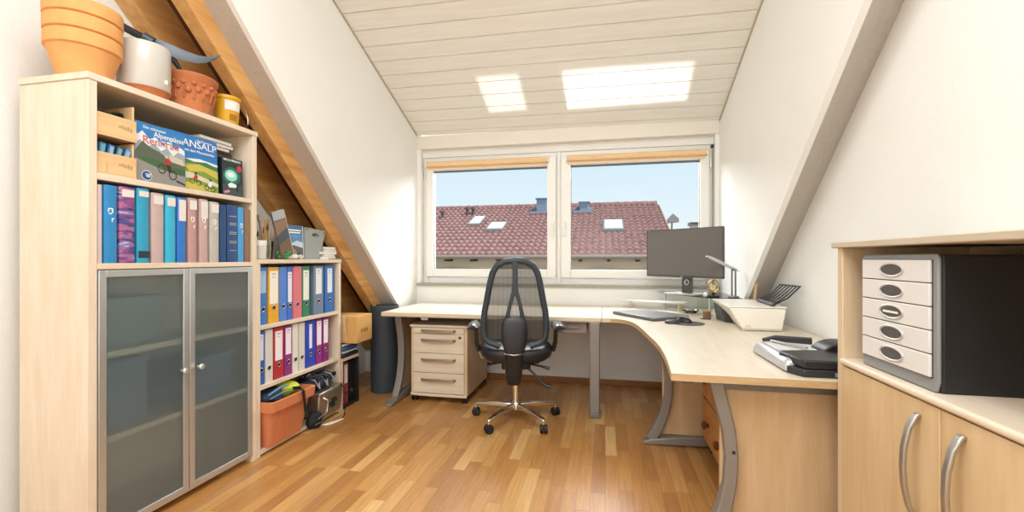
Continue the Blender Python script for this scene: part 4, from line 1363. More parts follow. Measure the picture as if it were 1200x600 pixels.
# ---- lower unit further right with box
t0 = thing('low_shelf_unit', 'knee-high open maple shelf unit right of the low bookcase', 'shelf unit', (-2.12, 3.13, 0))
for a, b in ((3.012, 3.03), (3.232, 3.25)):
    MB().box(-2.3, BX, a, b, 0, .365).build('side_panel', BIRCH_Z if a < 3.1 else mat('black_side', '#1d1b1a', .5), t0, world=True, bevel=.002)
MB().box(-2.3, BX + .002, 3.01, 3.252, .365, .388).build('top_panel', BIRCH, t0, world=True, bevel=.002)
MB().box(-2.3, BX - .005, 3.03, 3.232, .0, .022).build('bottom_panel', mat('black_side', '#1d1b1a', .5), t0, world=True, bevel=.002)
binder('red binder with white label in the knee-high shelf unit', 3.075, 3.135, .0225, '#a5404a', '#e9e2e0', (.5, .95, .7), h=.318)
binder('black binder next to the red one in the knee-high shelf unit', 3.142, 3.225, .0225, '#17171a', '#17171a', None, h=.318)
binder('thin black binder left of the red one in the knee-high shelf unit', 3.034, 3.07, .0225, '#222226', '#222226', None, h=.318)
for i in range(4):
    t = thing('document_folder', ['bottom dark folder of the pile under the cardboard box', 'lower blue folder of the pile under the cardboard box', 'upper blue folder of the pile under the cardboard box', 'top black folder of the pile under the cardboard box'][i], 'folder', (-2.1, 3.13, .3885 + i * .028), group='folders under the cardboard box')
    z = .3885 + i * .028
    MB().box(-2.25, -1.95 - .012 * (i % 2), 3.03, 3.245 - .008 * i, z, z + .027).build('folder_body', mat('folder_%d' % i, ['#2a2f3c', '#2b5c9c', '#3768a4', '#23252b'][i], .5), t, world=True, bevel=.006)
    MB().box(-2.24, -1.944 - .012 * (i % 2), 3.035, 3.235 - .008 * i, z + .006, z + .02).build('sheets', PAPER if i % 2 else mat('folder_%d' % i, '#2a2f3c'), t, world=True, smooth=0)
t = thing('cardboard_box', 'opened tan cardboard box on the folder pile, left of the dark bin', 'box', (-1.975, 3.17, .5005))
bxm = MB().box(-2.12, -1.852, 3.06, 3.285, .5005, .707)
bxm.build('box_body', CARD, t, world=True, bevel=.003)
MB().hexa([(-2.115, 3.058, .52), (-1.93, 3.058, .52), (-1.93, 3.061, .52), (-2.115, 3.061, .52)], [(-2.115, 3.03, .715), (-1.93, 3.03, .715), (-1.93, 3.034, .715), (-2.115, 3.034, .715)]).build('open_flap', CARD2, t, world=True, smooth=0)
pr = MB()
for k in range(5):
    pr.box(-1.8525, -1.8515, 3.12 + .022 * k, 3.133 + .022 * k, .575 + .004 * (k % 2), .60 + .006 * ((k + 1) % 2))
pr.build('printed_symbols', mat('box_print', '#8d6428', .8), t, world=True, smooth=0)
MB().box(-1.9355, -1.9345, 3.0, 3.001, .6, .601).bm.free()

# ------------------------------------------------------------------ dark bin
t = thing('waste_bin', 'tall dark grey round bin between cardboard box and desk', 'bin', (-1.885, 3.56, 0))
MB().lathe([(.112, 0), (.116, .008), (.12, .728), (.122, .738), (.12, .743), (.113, .743), (.108, .02), (.001, .015)], n=48).build('bin_body', SLATE, t)
MB().lathe([(.112, .722), (.112, .728), (.001, .728)], n=48).build('bin_lid', mat('bin_top', '#4a5156', .5), t)

# ------------------------------------------------------------------ straight desk under the window
dk = thing('desk', 'straight maple desk with grey curved legs under the left window', 'desk', (-.9, 3.65, 0))
MB().box(-1.753, -.025, 3.25, 4.10, .692, .722).build('tabletop', MAPLE_X, dk, world=True, bevel=.004)
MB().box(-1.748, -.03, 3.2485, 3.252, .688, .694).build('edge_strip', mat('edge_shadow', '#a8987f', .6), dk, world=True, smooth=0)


def curved_leg(parent, P, foot0, foot1, top, wide=.055):
    """C-shaped steel leg; P maps (s along the frame, z) to world"""
    cur = [(.0, .685), (.02, .6), (.045, .5), (.055, .40), (.05, .3), (.03, .2), (-.01, .1), (-.055, .03)]
    lg = MB().bar([P(s, z) for s, z in cur], wide, [.05, .048, .046, .045, .046, .048, .055, .06], up=P(1, 0) - P(0, 0))
    leg = lg.build('leg', GREYM, parent, world=True, bevel=.006)
    side = (P(1, 0) - P(0, 0)).cross(Vector((0, 0, 1)))
    ft = MB().bar([P(foot0, .008), P(foot0 + .05, .018), P(foot0 + .2, .032), P((foot0 + foot1) / 2, .042), P(foot1, .03)], [.05, .06, .062, .06, .055], [.016, .034, .05, .055, .05])
    ft.build('foot', GREYM, leg, world=True, bevel=.006)
    MB().bar([P(-.0, .672), P(foot1, .672)], .05, .034).build('top_rail', DGREYM, parent, world=True, bevel=.003)
    return leg


curved_leg(dk, lambda s, z: Vector((-1.645, 3.345 + s, z)), -.19, .68, .69)
MB().box(-1.662, -1.645, 3.43, 4.02, .07, .655).build('side_panel', DESKP, dk, world=True, bevel=.002)
pl = MB().box(-.11, -.037, 3.245, 3.315, .03, .69).build('leg', GREYM, dk, world=True, bevel=.008)
MB().box(-.114, -.033, 3.235, 3.325, 0, .035).build('foot_cap', DGREYM, pl, world=True, bevel=.005)
MB().box(-.118, -.029, 3.26, 4.06, .655, .692).build('top_rail', DGREYM, dk, world=True, bevel=.003)
MB().box(-1.60, -.12, 3.62, 3.66, .66, .692).build('cross_rail', DGREYM, dk, world=True, bevel=.003)
dr = MB().box(-.36, -.13, 3.285, 3.6, .60, .688).build('under_desk_drawer', mat('taupe_drawer', '#8a7c70', .5), dk, world=True, bevel=.004)
MB().bar([(-.30, 3.283, .645), (-.27, 3.27, .645), (-.2, 3.27, .645), (-.17, 3.283, .645)], .006, .012).build('drawer_handle', GREYM, dr, world=True)
MB().prism([(-1.43, .692), (-1.36, .692), (-1.37, .665), (-1.42, .665)], 3.275, 3.29, 'y').build('clip', WHITEP, dk, world=True, bevel=.002)

# ------------------------------------------------------------------ corner desk on the right
cd = thing('corner_desk', 'wavy-edged maple corner desk along the right wall', 'desk', (.6, 2.8, 0))
edge = [(-.023, 3.235), (.04, 3.24), (.09, 3.228), (.14, 3.185), (.178, 3.10), (.203, 2.98), (.222, 2.80), (.24, 2.58), (.255, 2.40), (.262, 2.25), (.261, 2.10), (.256, 1.96), (.247, 1.82), (.243, 1.745)]
poly = edge + [(1.15, 1.745), (1.15, 3.44), (.965, 3.56), (.965, 4.10), (-.023, 4.10)]
MB().prism(poly, .692, .722).build('tabletop', mat_wood('maple_laminate_corner', '#e1d6c4', '#d5c7ae', (8, 1.2, 8), .34), cd, world=True, bevel=.004)


es = MB()
ep = [(x - .0012, y) for x, y in edge] + [(edge[-1][0] - .0012, 1.7438), (1.15, 1.7438)]
es.loft([[(x, y, .6935) for x, y in ep], [(x, y, .7205) for x, y in ep]], cap=False, closed=False)
es.build('edge_band', mat_wood('edge_band_wood', '#c9ac82', '#b8986c', (3, 3, 20), .5), cd, world=True, smooth=30)


def fr(y0, dx):
    curved_leg(cd, lambda s, z: Vector((.415 + dx + s, y0, z)), -.17 if dx > -.05 else -.10, .7, .69)
    MB().box(.435 + dx, 1.13, y0 + .012, y0 + .03, .06, .655).build('side_panel', DESKP, cd, world=True, bevel=.002)


fr(1.83, 0)
fr(2.88, -.085)
MB().box(.30, .34, 1.86, 2.85, .655, .69).build('side_rail', DGREYM, cd, world=True, bevel=.003)
MB().lathe([(.006, 0), (.006, .003)], (0, 0, 0), 12, axis='y').xf(Matrix.Translation((.474, 1.80, .42))).build('leg_hole', mat('hole_dark', '#15161a'), cd, world=True)

# ------------------------------------------------------------------ pedestal with four drawers
pd = thing('drawer_pedestal', 'maple drawer pedestal on casters under the straight desk', 'drawer unit', (-1.3, 3.6, 0))
MB().box(-1.537, -1.063, 3.345, 3.95, .058, .60).build('body', MAPLE_Z, pd, world=True, bevel=.003)
MB().box(-1.541, -1.059, 3.325, 3.955, .60, .62).build('top_panel', MAPLE_X, pd, world=True, bevel=.004)
bb = MB()
pts = [(-1.537, 3.345), (-1.537, 3.33)] + [(-1.3 + .237 * math.sin(a), 3.33 - .012 * math.cos(a)) for a in [-1.45 + .29 * i for i in range(11)]] + [(-1.063, 3.33), (-1.063, 3.345)]
bb.prism(pts, .052, .072)
bb.build('plinth', MAPLE_X, pd, world=True, bevel=.002)
for k, (z0, z1) in enumerate(((.552, .597), (.396, .548), (.240, .392), (.078, .236))):
    d = MB().box(-1.512, -1.085, 3.329, 3.35, z0, z1).build('drawer', MAPLE_X, pd, world=True, bevel=.002)
    zc = (z0 + z1) / 2 + (.0 if k == 0 else .028)
    MB().bar([(-1.445, 3.33, zc), (-1.43, 3.312, zc), (-1.38, 3.304, zc), (-1.22, 3.304, zc), (-1.17, 3.312, zc), (-1.155, 3.33, zc)], .008, .02).build('drawer_handle', mat('bronze_handle', '#a8988a', .35, .6), d, world=True, bevel=.002)
    if k == 1:
        MB().lathe([(.011, 0), (.011, .006), (.004, .007)], (0, 0, 0), 14, axis='y').xf(Matrix.Translation((-1.118, 3.324, .525))).build('lock', mat('dark_lock', '#5a5148', .4, .6), d, world=True)


def caster(parent, x, y, r=.026, name='caster', m=BLACK, h=.058):
    q = MB()
    for s in (-1, 1):
        q.lathe([(r * .5, s * .008), (r, s * .009), (r, s * .02), (r * .6, s * .022)], (x, y, r), 16, axis='x')
    q.lathe([(.008, r), (.008, h)], (x, y, 0), 8)
    q.sphere((x, y, r + .01), r * .9, (.9, 1.0, .7), 10)
    return q.build(name, m, parent, world=True)


for x in (-1.515, -1.09):
    for y in (3.37, 3.92):
        caster(pd, x, y)
# orange pine chest under the corner desk
pc = thing('pine_chest', 'small orange pine chest with round knobs under the corner desk', 'chest', (.8, 2.55, 0))
MB().box(.59, 1.0, 2.26, 2.845, .075, .60).build('body', PINE, pc, world=True, bevel=.004)
for k, (z0, z1) in enumerate(((.335, .585), (.085, .325))):
    d = MB().box(.574, .592, 2.275, 2.835, z0, z1).build('drawer', PINE, pc, world=True, bevel=.004)
    for y in (2.40, 2.68):
        kb = MB().lathe([(.01, 0), (.012, .012), (.022, .018), (.023, .03), (.014, .038), (.001, .04)], (0, 0, 0), 18, axis='x')
        kb.xf(Matrix.Translation((.574, y, (z0 + z1) / 2)) @ Matrix.Rotation(PI, 4, 'Z'))
        kb.build('knob', mat('dark_knob', '#6f4526', .4), d, world=True)
for x in (.63, .96):
    for y in (2.3, 2.80):
        caster(pc, x, y, h=.075)

# ------------------------------------------------------------------ office chair
oc = thing('office_chair', 'black mesh-back swivel chair with chrome five-star base, facing the window', 'office chair', (-.622, 3.097, 0), math.atan(.21))
bs = MB()
bs.lathe([(.03, .075), (.042, .085), (.042, .115), (.034, .128), (.028, .13)], n=24)
base = bs.build('star_base', CHROME, oc)
for k in range(5):
    a = math.radians(-90 + 36 + 72 * k)
    ca, sa_ = math.cos(a), math.sin(a)
    arm = MB().bar([(ca * .03, sa_ * .03, .105), (ca * .15, sa_ * .15, .105), (ca * .29, sa_ * .29, .088), (ca * .315, sa_ * .315, .082)], [.045, .038, .028, .024], [.036, .03, .022, .02])
    arm.lathe([(.012, .055), (.014, .092)], (ca * .305, sa_ * .305, 0), 12)
    arm = arm.build('base_arm', CHROME, base, bevel=.006)
    cx, cy = ca * .306, sa_ * .306
    q = MB()
    R = Matrix.Translation((cx, cy, 0)) @ Matrix.Rotation(.5 * k, 4, 'Z')
    for s in (-1, 1):
        q.lathe([(.012, s * .006), (.029, s * .007), (.03, s * .012), (.028, s * .023), (.02, s * .025)], (0, 0, .03), 18, axis='x')
    q.sphere((0, 0, .042), .024, (.9, 1.1, .8), 10)
    q.xf(R).build('caster', BLACKR, oc)
MB().lathe([(.025, .12), (.025, .32), (.02, .32), (.02, .42)], n=20).build('gas_column', CHROME, oc)
se = MB()
rings = []
for z, k in ((.432, .72), (.44, .86), (.462, .96), (.49, 1.0), (.515, .99), (.532, .93), (.538, .8)):
    ring = []
    for i in range(32):
        a = 2 * PI * i / 32
        e = 2.6
        cx = abs(math.cos(a)) ** (2 / e) * (1 if math.cos(a) >= 0 else -1)
        cy = abs(math.sin(a)) ** (2 / e) * (1 if math.sin(a) >= 0 else -1)
        ring.append((.258 * k * cx, .03 + .235 * k * cy, z + .012 * cx * cx * (1 if z > .5 else .3)))
    rings.append(ring)
se.loft(rings)
se.build('seat', LEATH, oc, smooth=60)
MB().box(-.1, .1, -.12, .14, .385, .435).box(-.17, .17, -.03, .03, .405, .44).build('mechanism', BLACK, oc, bevel=.012)


def by(z):
    return -.205 - .035 * max(0, (z - .75)) / .4 + .02 * max(0, .7 - z) / .2


half = [(.0, 1.138), (.068, 1.131), (.118, 1.105), (.148, 1.057), (.165, .995), (.178, .925), (.19, .86), (.203, .80), (.209, .74), (.211, .67), (.205, .615), (.17, .583), (.10, .560)]
arch = [(-x, z) for x, z in reversed(half[1:])] + half
back = MB().tube([(x - .008, by(z) + .02 * (abs(x) / .21) ** 2, z) for x, z in arch], .021, 10, ry=.017, up=(0, 1, 0)).build('back_frame', CHAIRB, oc, smooth=70)
ms = MB()
rows_ = []
zs = [1.13, 1.11, 1.08, 1.04, .99, .93, .86, .8, .74, .68, .62, .59]
import bisect


def hw(z):
    pts_ = half
    for (x0_, z0_), (x1_, z1_) in zip(pts_, pts_[1:]):
        if z1_ <= z <= z0_:
            return x0_ + (x1_ - x0_) * (z0_ - z) / (z0_ - z1_)
    return .1


for z in zs:
    h_ = hw(z) if z > .61 else .17
    rows_.append([(-.008 + h_ * u, by(z) + .022 * (abs(h_ * u) / .21) ** 2 + .006, z) for u in [-1 + .2 * i for i in range(11)]])
ms.loft(rows_, cap=False, closed=False)
ms.build('back_mesh', MESHF, oc, smooth=70)
sp = MB()
sp.bar([(-.008, by(1.13) - .008, 1.13), (-.008, by(1.0) - .012, 1.0), (-.008, by(.9) - .014, .9)], [.034, .036, .05], .016, up=(0, 1, 0))
for s in (-1, 1):
    sp.bar([(-.008 + s * .012, by(.92) - .014, .92), (-.008 + s * .034, by(.84) - .016, .84), (-.008 + s * .052, by(.75) - .02, .755)], [.028, .024, .03], .016, up=(0, 1, 0))
sp.build('back_spine', CHAIRB, oc, bevel=.004)
lb = MB()
rings = []
for z, hx_, d0 in ((.765, .055, .035), (.755, .072, .05), (.72, .084, .062), (.66, .088, .068), (.60, .082, .07), (.55, .07, .066), (.525, .062, .06)):
    ring = []
    for i in range(24):
        a = 2 * PI * i / 24
        cx = abs(math.cos(a)) ** .6 * (1 if math.cos(a) >= 0 else -1)
        cy = abs(math.sin(a)) ** .6 * (1 if math.sin(a) >= 0 else -1)
        ring.append((-.012 + hx_ * cx, -.225 + (d0 / 2) * cy - .01, z))
    rings.append(ring)
lb.loft(rings)
lb.build('lumbar_cover', LEATH, oc, smooth=50)
rings = []
for z, hx_, y_, d0 in ((.528, .06, -.22, .055), (.50, .06, -.21, .06), (.42, .06, -.175, .09), (.34, .054, -.14, .10), (.30, .046, -.12, .09), (.288, .036, -.12, .07)):
    ring = []
    for i in range(24):
        a = 2 * PI * i / 24
        cx = abs(math.cos(a)) ** .6 * (1 if math.cos(a) >= 0 else -1)
        cy = abs(math.sin(a)) ** .6 * (1 if math.sin(a) >= 0 else -1)
        ring.append((-.016 + hx_ * cx, y_ + d0 / 2 * cy, z))
    rings.append(ring)
MB().loft(rings).build('spring_cover', BLACK, oc, smooth=50)
MB().tube([(-.075, -.245, .522), (-.016, -.262, .517), (.045, -.245, .522)], .004, 8).build('silver_trim', ALU, oc)
for s in (-1, 1):
    x = s * .30 + .0
    post = MB().bar([(x - s * .02, -.04, .665), (x - s * .022, -.03, .56), (x - s * .035, 0, .50)], .026, .05, up=(0, 1, 0)).build('armrest_post', BLACK, oc, bevel=.005)
    MB().bar([(x - s * .028, -.01, .54), (x - s * .05, .03, .445), (x - s * .12, .04, .425)], .012, .035, up=(0, 1, 0)).build('armrest_bracket', ALU, post, bevel=.003)
    pdv = []
    for y_, w_, h_ in ((-.18, .026, .014), (-.165, .034, .02), (-.10, .04, .024), (.0, .038, .024), (.06, .03, .02), (.072, .02, .012)):
        pdv.append([(x + w_ * cx - (.012 * s if cx * s < 0 else 0), y_, .685 - .012 * abs(cx) * (1 if sz_ > 0 else 0) + h_ * sz_) for cx, sz_ in [(math.cos(2 * PI * i / 16), math.sin(2 * PI * i / 16)) for i in range(16)]])
    MB().loft(pdv).build('armrest_pad', mat('armrest_black', '#20262e', .28), oc, smooth=60)
MB().tube([(.09, -.04, .41), (.17, -.07, .40), (.235, -.08, .385)], [.007, .007, .013], 8).build('height_lever', BLACK, oc)
MB().tube([(.07, -.12, .41), (.13, -.16, .36), (.19, -.19, .305), (.235, -.20, .29)], [.008, .007, .01, .014], 8).build('tilt_lever', BLACK, oc)
MB().tube([(-.09, -.03, .42), (-.17, -.05, .41), (-.2, -.055, .41)], [.007, .007, .013], 8).build('seat_lever', BLACK, oc)

# ------------------------------------------------------------------ things on the desks
ZD = .7225
t = thing('laptop', 'closed dark grey laptop lying in the bend of the corner desk', 'laptop', (.34, 3.42, ZD))
A = Vector((.055, 3.505)); dd = Vector((.592, -.806)); nn = Vector((.806, .592))
q4 = [A, A + dd * .45, A + dd * .45 + nn * .33, A + nn * .33]
MB().prism([tuple(p) for p in q4], ZD + .003, ZD + .014).build('base', mat('laptop_grey', '#6d6f72', .35, .4), t, world=True, bevel=.004)
q4i = [A + dd * .002 + nn * .002, A + dd * .448 + nn * .002, A + dd * .448 + nn * .328, A + dd * .002 + nn * .328]
MB().prism([tuple(p) for p in q4i], ZD + .0148, ZD + .024).build('lid', mat('laptop_lid', '#98989a', .3, .5), t, world=True, bevel=.004)
ft = MB()
for p in (q4[0] + dd * .04 + nn * .04, q4[1] - dd * .04 + nn * .04, q4[2] - dd * .04 - nn * .04, q4[3] + dd * .04 - nn * .04):
    ft.lathe([(.008, ZD), (.008, ZD + .0035)], (p.x, p.y, 0), 10)
ft.build('rubber_feet', BLACKR, t, world=True)
t = thing('mouse_pad', 'round dark gel mouse pad with wrist rest, right of the laptop', 'mouse pad', (.55, 3.1, ZD))
MB().lathe([(.10, 0), (.102, .002), (.10, .004), (.001, .004)], (.535, 3.09, ZD), 36).build('pad', mat('pad_grey', '#4b4848', .6), t, world=True)
MB().sphere((.435, 3.075, ZD + .008), .062, (.8, .62, .3), 16).build('wrist_rest', mat('gel_black', '#3a3838', .4), t, world=True, smooth=80)
for v in t.children[-1].data.vertices:
    v.co.z = max(v.co.z, .0)
t = thing('computer_mouse', 'black and silver computer mouse on the round pad', 'mouse', (.5, 3.12, ZD + .004))
m_ = MB()
rings = []
for y_, w_, h_ in ((-.05, .012, .008), (-.045, .024, .02), (-.02, .031, .034), (.015, .03, .033), (.045, .026, .022), (.052, .016, .010)):
    rings.append([(w_ * math.cos(a), y_, max(0, h_ * math.sin(a))) for a in [PI * i / 12 for i in range(13)]])
m_.loft(rings).xf(Matrix.Translation((.515, 3.13, ZD + .0045)) @ Matrix.Rotation(.9, 4, 'Z')).build('mouse_body', BLACK, t, world=True, smooth=50)
MB().bar([(-.012, -.035, .031), (-.012, 0, .038), (-.012, .035, .03)], .012, .003).bar([(.016, -.035, .029), (.016, 0, .036), (.016, .035, .027)], .008, .003).xf(Matrix.Translation((.515, 3.13, ZD + .0045)) @ Matrix.Rotation(.9, 4, 'Z')).build('silver_stripes', ALU, t, world=True)
# low white shelf at the back
t = thing('low_desk_shelf', 'long low white shelf on short legs at the window wall', 'desk shelf', (.4, 3.95, ZD))
a0, a1 = Vector((.14, 4.02)), Vector((.63, 3.80))
ax_ = (a1 - a0).normalized()
an = Vector((-ax_.y, ax_.x))
MB().prism([tuple(a0), tuple(a1), tuple(a1 + an * .12), tuple(a0 + an * .065 + ax_ * .06)], .778, .79).build('shelf_board', WHITEP, t, world=True, bevel=.002)
for p in (a0 + ax_ * .08 + an * .02, a1 - ax_ * .05 + an * .02, a1 - ax_ * .05 + an * .09):
    MB().lathe([(.008, ZD), (.008, .778)], (p.x, p.y, 0), 10).build('leg', mat('cream_leg', '#d9cfae', .5), t, world=True)
# glass riser with monitor
t = thing('glass_monitor_riser', 'clear glass riser under the monitor stand in the desk corner', 'monitor riser', (.7, 3.7, ZD))
RZT = .868
rz_poly = [(.44, 4.02), (.50, 3.78), (.70, 3.50), (.80, 3.40), (.955, 3.40), (.955, 4.02)]
MB().prism(rz_poly, RZT - .008, RZT).build('glass_top', CLEAR, t, world=True, bevel=.001)
MB().prism(rz_poly, RZT - .0085, RZT - .008).bm.free()
for x, y in ((.50, 3.98), (.76, 3.52), (.92, 3.98)):
    MB().lathe([(.02, ZD), (.02, ZD + .006), (.011, ZD + .01), (.011, RZT - .0085), (.001, RZT - .0085)], (x, y, 0), 14).build('post', ALU, t, world=True)
MB().box(.69, .80, 3.6, 3.61, ZD, RZT - .0085).build('glass_side', CLEAR, t, world=True, smooth=0)
mo = thing('monitor', 'large dark monitor on a silver stand, angled in the desk corner', 'monitor', (.62, 3.72, RZT))
L_, R_ = Vector((.345, 3.884)), Vector((.83, 3.434))
ax_ = (R_ - L_).normalized()
nm_ = Vector((ax_.y, -ax_.x))     # towards the room
if nm_.y > 0:
    nm_ = -nm_
MM = Matrix(((ax_.x, -nm_.x, 0, L_.x), (ax_.y, -nm_.y, 0, L_.y), (0, 0, 1, 0), (0, 0, 0, 1)))   # local x along screen, y into the back
W_ = (R_ - L_).length
z0, z1 = 1.003, 1.384
MB().box(0, W_, .004, .03, z0, z1).box(.12, W_ - .12, .03, .055, z0 + .06, z1 - .06).xf(MM).build('housing', mat('monitor_black', '#3c3b3a', .45), mo, world=True, bevel=.004)
MB().box(.006, W_ - .006, .001, .005, z0 + .014, z1 - .006).xf(MM).build('screen', mat('screen_grey', '#6d6966', .32, noise=.02, nscale=300), mo, world=True, smooth=0)
bz = MB()
bz.box(0, W_, -.001, .006, z0, z0 + .012).box(0, W_, -.001, .006, z1 - .005, z1).box(0, .005, -.001, .006, z0, z1).box(W_ - .005, W_, -.001, .006, z0, z1)
bz.xf(MM).build('bezel', mat('bezel_grey', '#565351', .4), mo, world=True, smooth=0)
MB().box(W_ / 2 - .011, W_ / 2 + .011, -.0016, -.001, z0 + .003, z0 + .009).xf(MM).build('logo', ALU, mo, world=True, smooth=0)
cx = W_ / 2 + .0
sn = MB()
sn.box(cx - .045, cx + .045, .065, .085, RZT + .012, 1.22)
sn.box(cx - .04, cx + .04, .05, .07, 1.14, 1.24)
st_ = sn.xf(MM).build('stand_column', mat('stand_dark', '#5d5c5c', .35, .5), mo, world=True, bevel=.004)
hl = MB()
hl.tube([(cx + .016 * math.cos(a), .063, RZT + .095 + .02 * math.sin(a)) for a in [2 * PI * i / 20 for i in range(20)]], .004, 6, closed=True)
hl.xf(MM).build('cable_hole_ring', mat('bright_ring', '#d8d8d6', .3, .4), st_, world=True)
MB().box(cx - .125, cx + .125, -.05, .15, RZT + .0005, RZT + .012).xf(MM).build('stand_base', mat('stand_silver', '#b9b8b6', .35, .6), mo, world=True, bevel=.004)
# led lamp
t = thing('desk_lamp', 'slim silver LED desk lamp with folded flat head, right of the monitor', 'lamp', (.905, 3.442, RZT))
MB().lathe([(.035, RZT + .0005), (.036, RZT + .01), (.03, RZT + .014), (.001, RZT + .014)], (.905, 3.442, 0), 28).build('base', DGREYM, t, world=True)
pm = MB()
for dx in (-.012, .012):
    pm.bar([(.905 + dx, 3.442, RZT + .012), (.905 + dx, 3.442, 1.075)], .009, .016, up=(0, 1, 0))
pm.build('post', mat('lamp_steel', '#8a8785', .3, .7), t, world=True)
MB().lathe([(.011, -.02), (.011, .02)], (.908, 3.442, 1.072), 14, axis='y').build('hinge', DGREYM, t, world=True)
MB().bar([(.706, 3.355, 1.168), (.745, 3.372, 1.152), (.895, 3.432, 1.082), (.94, 3.45, 1.058)], [.03, .036, .036, .02], [.008, .012, .012, .006]).build('lamp_head', mat('lamp_silver', '#c9c7c3', .3, .6), t, world=True, bevel=.003)
MB().bar([(.722, 3.363, 1.155), (.885, 3.43, 1.078)], .022, .004).build('led_strip', WHITEP, t, world=True)
# brass clock
t = thing('skeleton_clock', 'small brass ring clock on a black foot, below the monitor corner', 'clock', (.775, 3.47, RZT))
MB().box(.735, .815, 3.455, 3.495, RZT + .0005, RZT + .014).box(.765, .785, 3.465, 3.485, RZT + .014, RZT + .04).build('foot', BLACK, t, world=True, bevel=.003)
c1 = MB()
c1.tube([(.775 + .036 * math.cos(a), 3.468, RZT + .083 + .045 * math.sin(a)) for a in [2 * PI * i / 28 for i in range(28)]], .005, 8, closed=True)
c1.tube([(.767 + .022 * math.cos(a), 3.46, RZT + .072 + .022 * math.sin(a)) for a in [2 * PI * i / 24 for i in range(24)]], .004, 8, closed=True)
c1.build('brass_rings', GOLD, t, world=True)
MB().lathe([(.019, 3.458), (.019, 3.464)], (.767, 0, RZT + .072), 24, axis='y').build('dial', mat('dial_cream', '#cfc7a8', .4), t, world=True)
MB().bar([(.767, 3.455, RZT + .072), (.767, 3.455, RZT + .087)], .002, .002).bar([(.767, 3.455, RZT + .072), (.777, 3.455, RZT + .068)], .002, .002).bar([(.775, 3.47, RZT + .035), (.775, 3.47, RZT + .125)], .006, .006, up=(0, 1, 0)).build('hands_and_pillar', mat('dark_brass', '#4d3f22', .4, .6), t, world=True)
t = thing('glass_ball', 'small clear glass ball beside the brass clock foot', 'ornament', (.725, 3.49, RZT))
MB().sphere((.722, 3.475, RZT + .019), .018, (1, 1, 1), 16).build('ball', mat('ball_glass', '#e8ece8', .08), t, world=True, smooth=80)
# printer: wedge shaped white all-in-one
t = thing('printer', 'white wedge-shaped printer on the corner desk, beside the right wall', 'printer', (.9, 3.1, ZD))
pt = MB()
pt.hexa([(.80, 2.855, ZD + .003), (1.015, 2.855, ZD + .003), (1.015, 3.36, ZD + .003), (.86, 3.36, ZD + .003)], [(.725, 2.85, .858), (1.035, 2.85, .856), (1.035, 3.37, .858), (.745, 3.37, .858)])
pt.build('body', mat('printer_cream', '#efe9dc', .4), t, world=True, bevel=.008)
MB().prism([(.722, 2.847), (1.038, 2.847), (1.038, 3.373), (.742, 3.373)], .8585, .866).build('lid', mat('printer_lid', '#f1ece1', .35), t, world=True, bevel=.004)
MB().box(.795, 1.01, 2.8545, 2.857, ZD + .004, ZD + .02).build('front_slot', mat('slot_shadow', '#cfc8b9', .5), t, world=True, smooth=0)
MB().hexa([(.79, 3.2, ZD), (.86, 3.2, ZD), (.86, 3.36, ZD), (.77, 3.36, ZD)], [(.765, 3.2, .80), (.80, 3.2, .80), (.80, 3.36, .84), (.752, 3.36, .84)]).build('side_grille', mat('printer_dark', '#45474a', .5), t, world=True, bevel=.004)
MB().box(.815, .845, 2.852, 2.8555, ZD + .022, ZD + .034).build('button', mat('printer_button', '#d6d0c2', .4), t, world=True, bevel=.002)
# wire rack
t = thing('wire_rack', 'black wire book rack with wooden side, on the printer against the wall', 'rack', (1.0, 3.0, .867))
wr = MB()


def rk(u, v):     # u along the rack 0..1 (near to far), v up 0..1
    b0, b1 = Vector((.965, 2.87, .872)), Vector((.985, 3.20, .872))
    t0_, t1_ = Vector((1.125, 2.90, .985)), Vector((1.125, 3.20, .98))
    return (b0.lerp(b1, u)).lerp(t0_.lerp(t1_, u), v) + Vector((.012, 0, -.02)) * math.sin(PI * v) * .6


wr.tube([rk(0, 0), rk(1, 0), rk(1, .5), rk(1, 1), rk(0, 1), rk(0, .5)], .0045, 6, closed=True)
for u in (.16, .33, .5, .67, .84):
    wr.tube([rk(u, .0), rk(u - .02, .25), rk(u + .02, .5), rk(u + .03, .75), rk(u, 1)], .0042, 6)
wr.build('wires', BLACK, t, world=True)
MB().tube([rk(0.02, 0.05), rk(.98, .05)], .011, 8).build('front_roll', mat('grey_roll', '#6c6c72', .5), t, world=True)
MB().prism([tuple(x) for x in ((3.31, .868), (3.34, .868), (3.30, .975), (3.27, .985))], 1.0, 1.012, 'x').build('wooden_side', mat('light_wood_side', '#c9a77c', .5), t, world=True, bevel=.002)
# bits between the riser and the printer
t = thing('ink_box', 'small brown and red ink box standing beside the printer foot', 'box', (.70, 3.42, ZD))
MB().box(.69, .735, 3.36, 3.41, ZD, ZD + .05).build('carton', mat('brown_carton', '#7a5a3a', .7), t, world=True, bevel=.002)
MB().box(.6895, .7, 3.3595, 3.411, ZD + .02, ZD + .032).build('red_band', mat('red_band', '#b0382e', .5), t, world=True, smooth=0)
t = thing('pencil_stub', 'short dark pencil lying in front of the ink box', 'pencil', (.68, 3.33, ZD))
MB().tube([(.66, 3.32, ZD + .005), (.72, 3.31, ZD + .005)], .0045, 6).build('pencil_body', mat('dark_green_pencil', '#2f3a2c', .4), t, world=True)
MB().tube([(.66, 3.32, ZD + .005), (.648, 3.322, ZD + .005)], [.0045, .001], 6).build('tip', mat('ruler_wood', '#cda56a'), t, world=True)
t = thing('glass_dish', 'flat clear glass dish under the riser edge', 'dish', (.70, 3.7, ZD))
MB().lathe([(.04, 0), (.065, .022), (.062, .022), (.038, .004), (.001, .004)], (.66, 3.70, ZD), 28).build('dish', CLEAR, t, world=True)

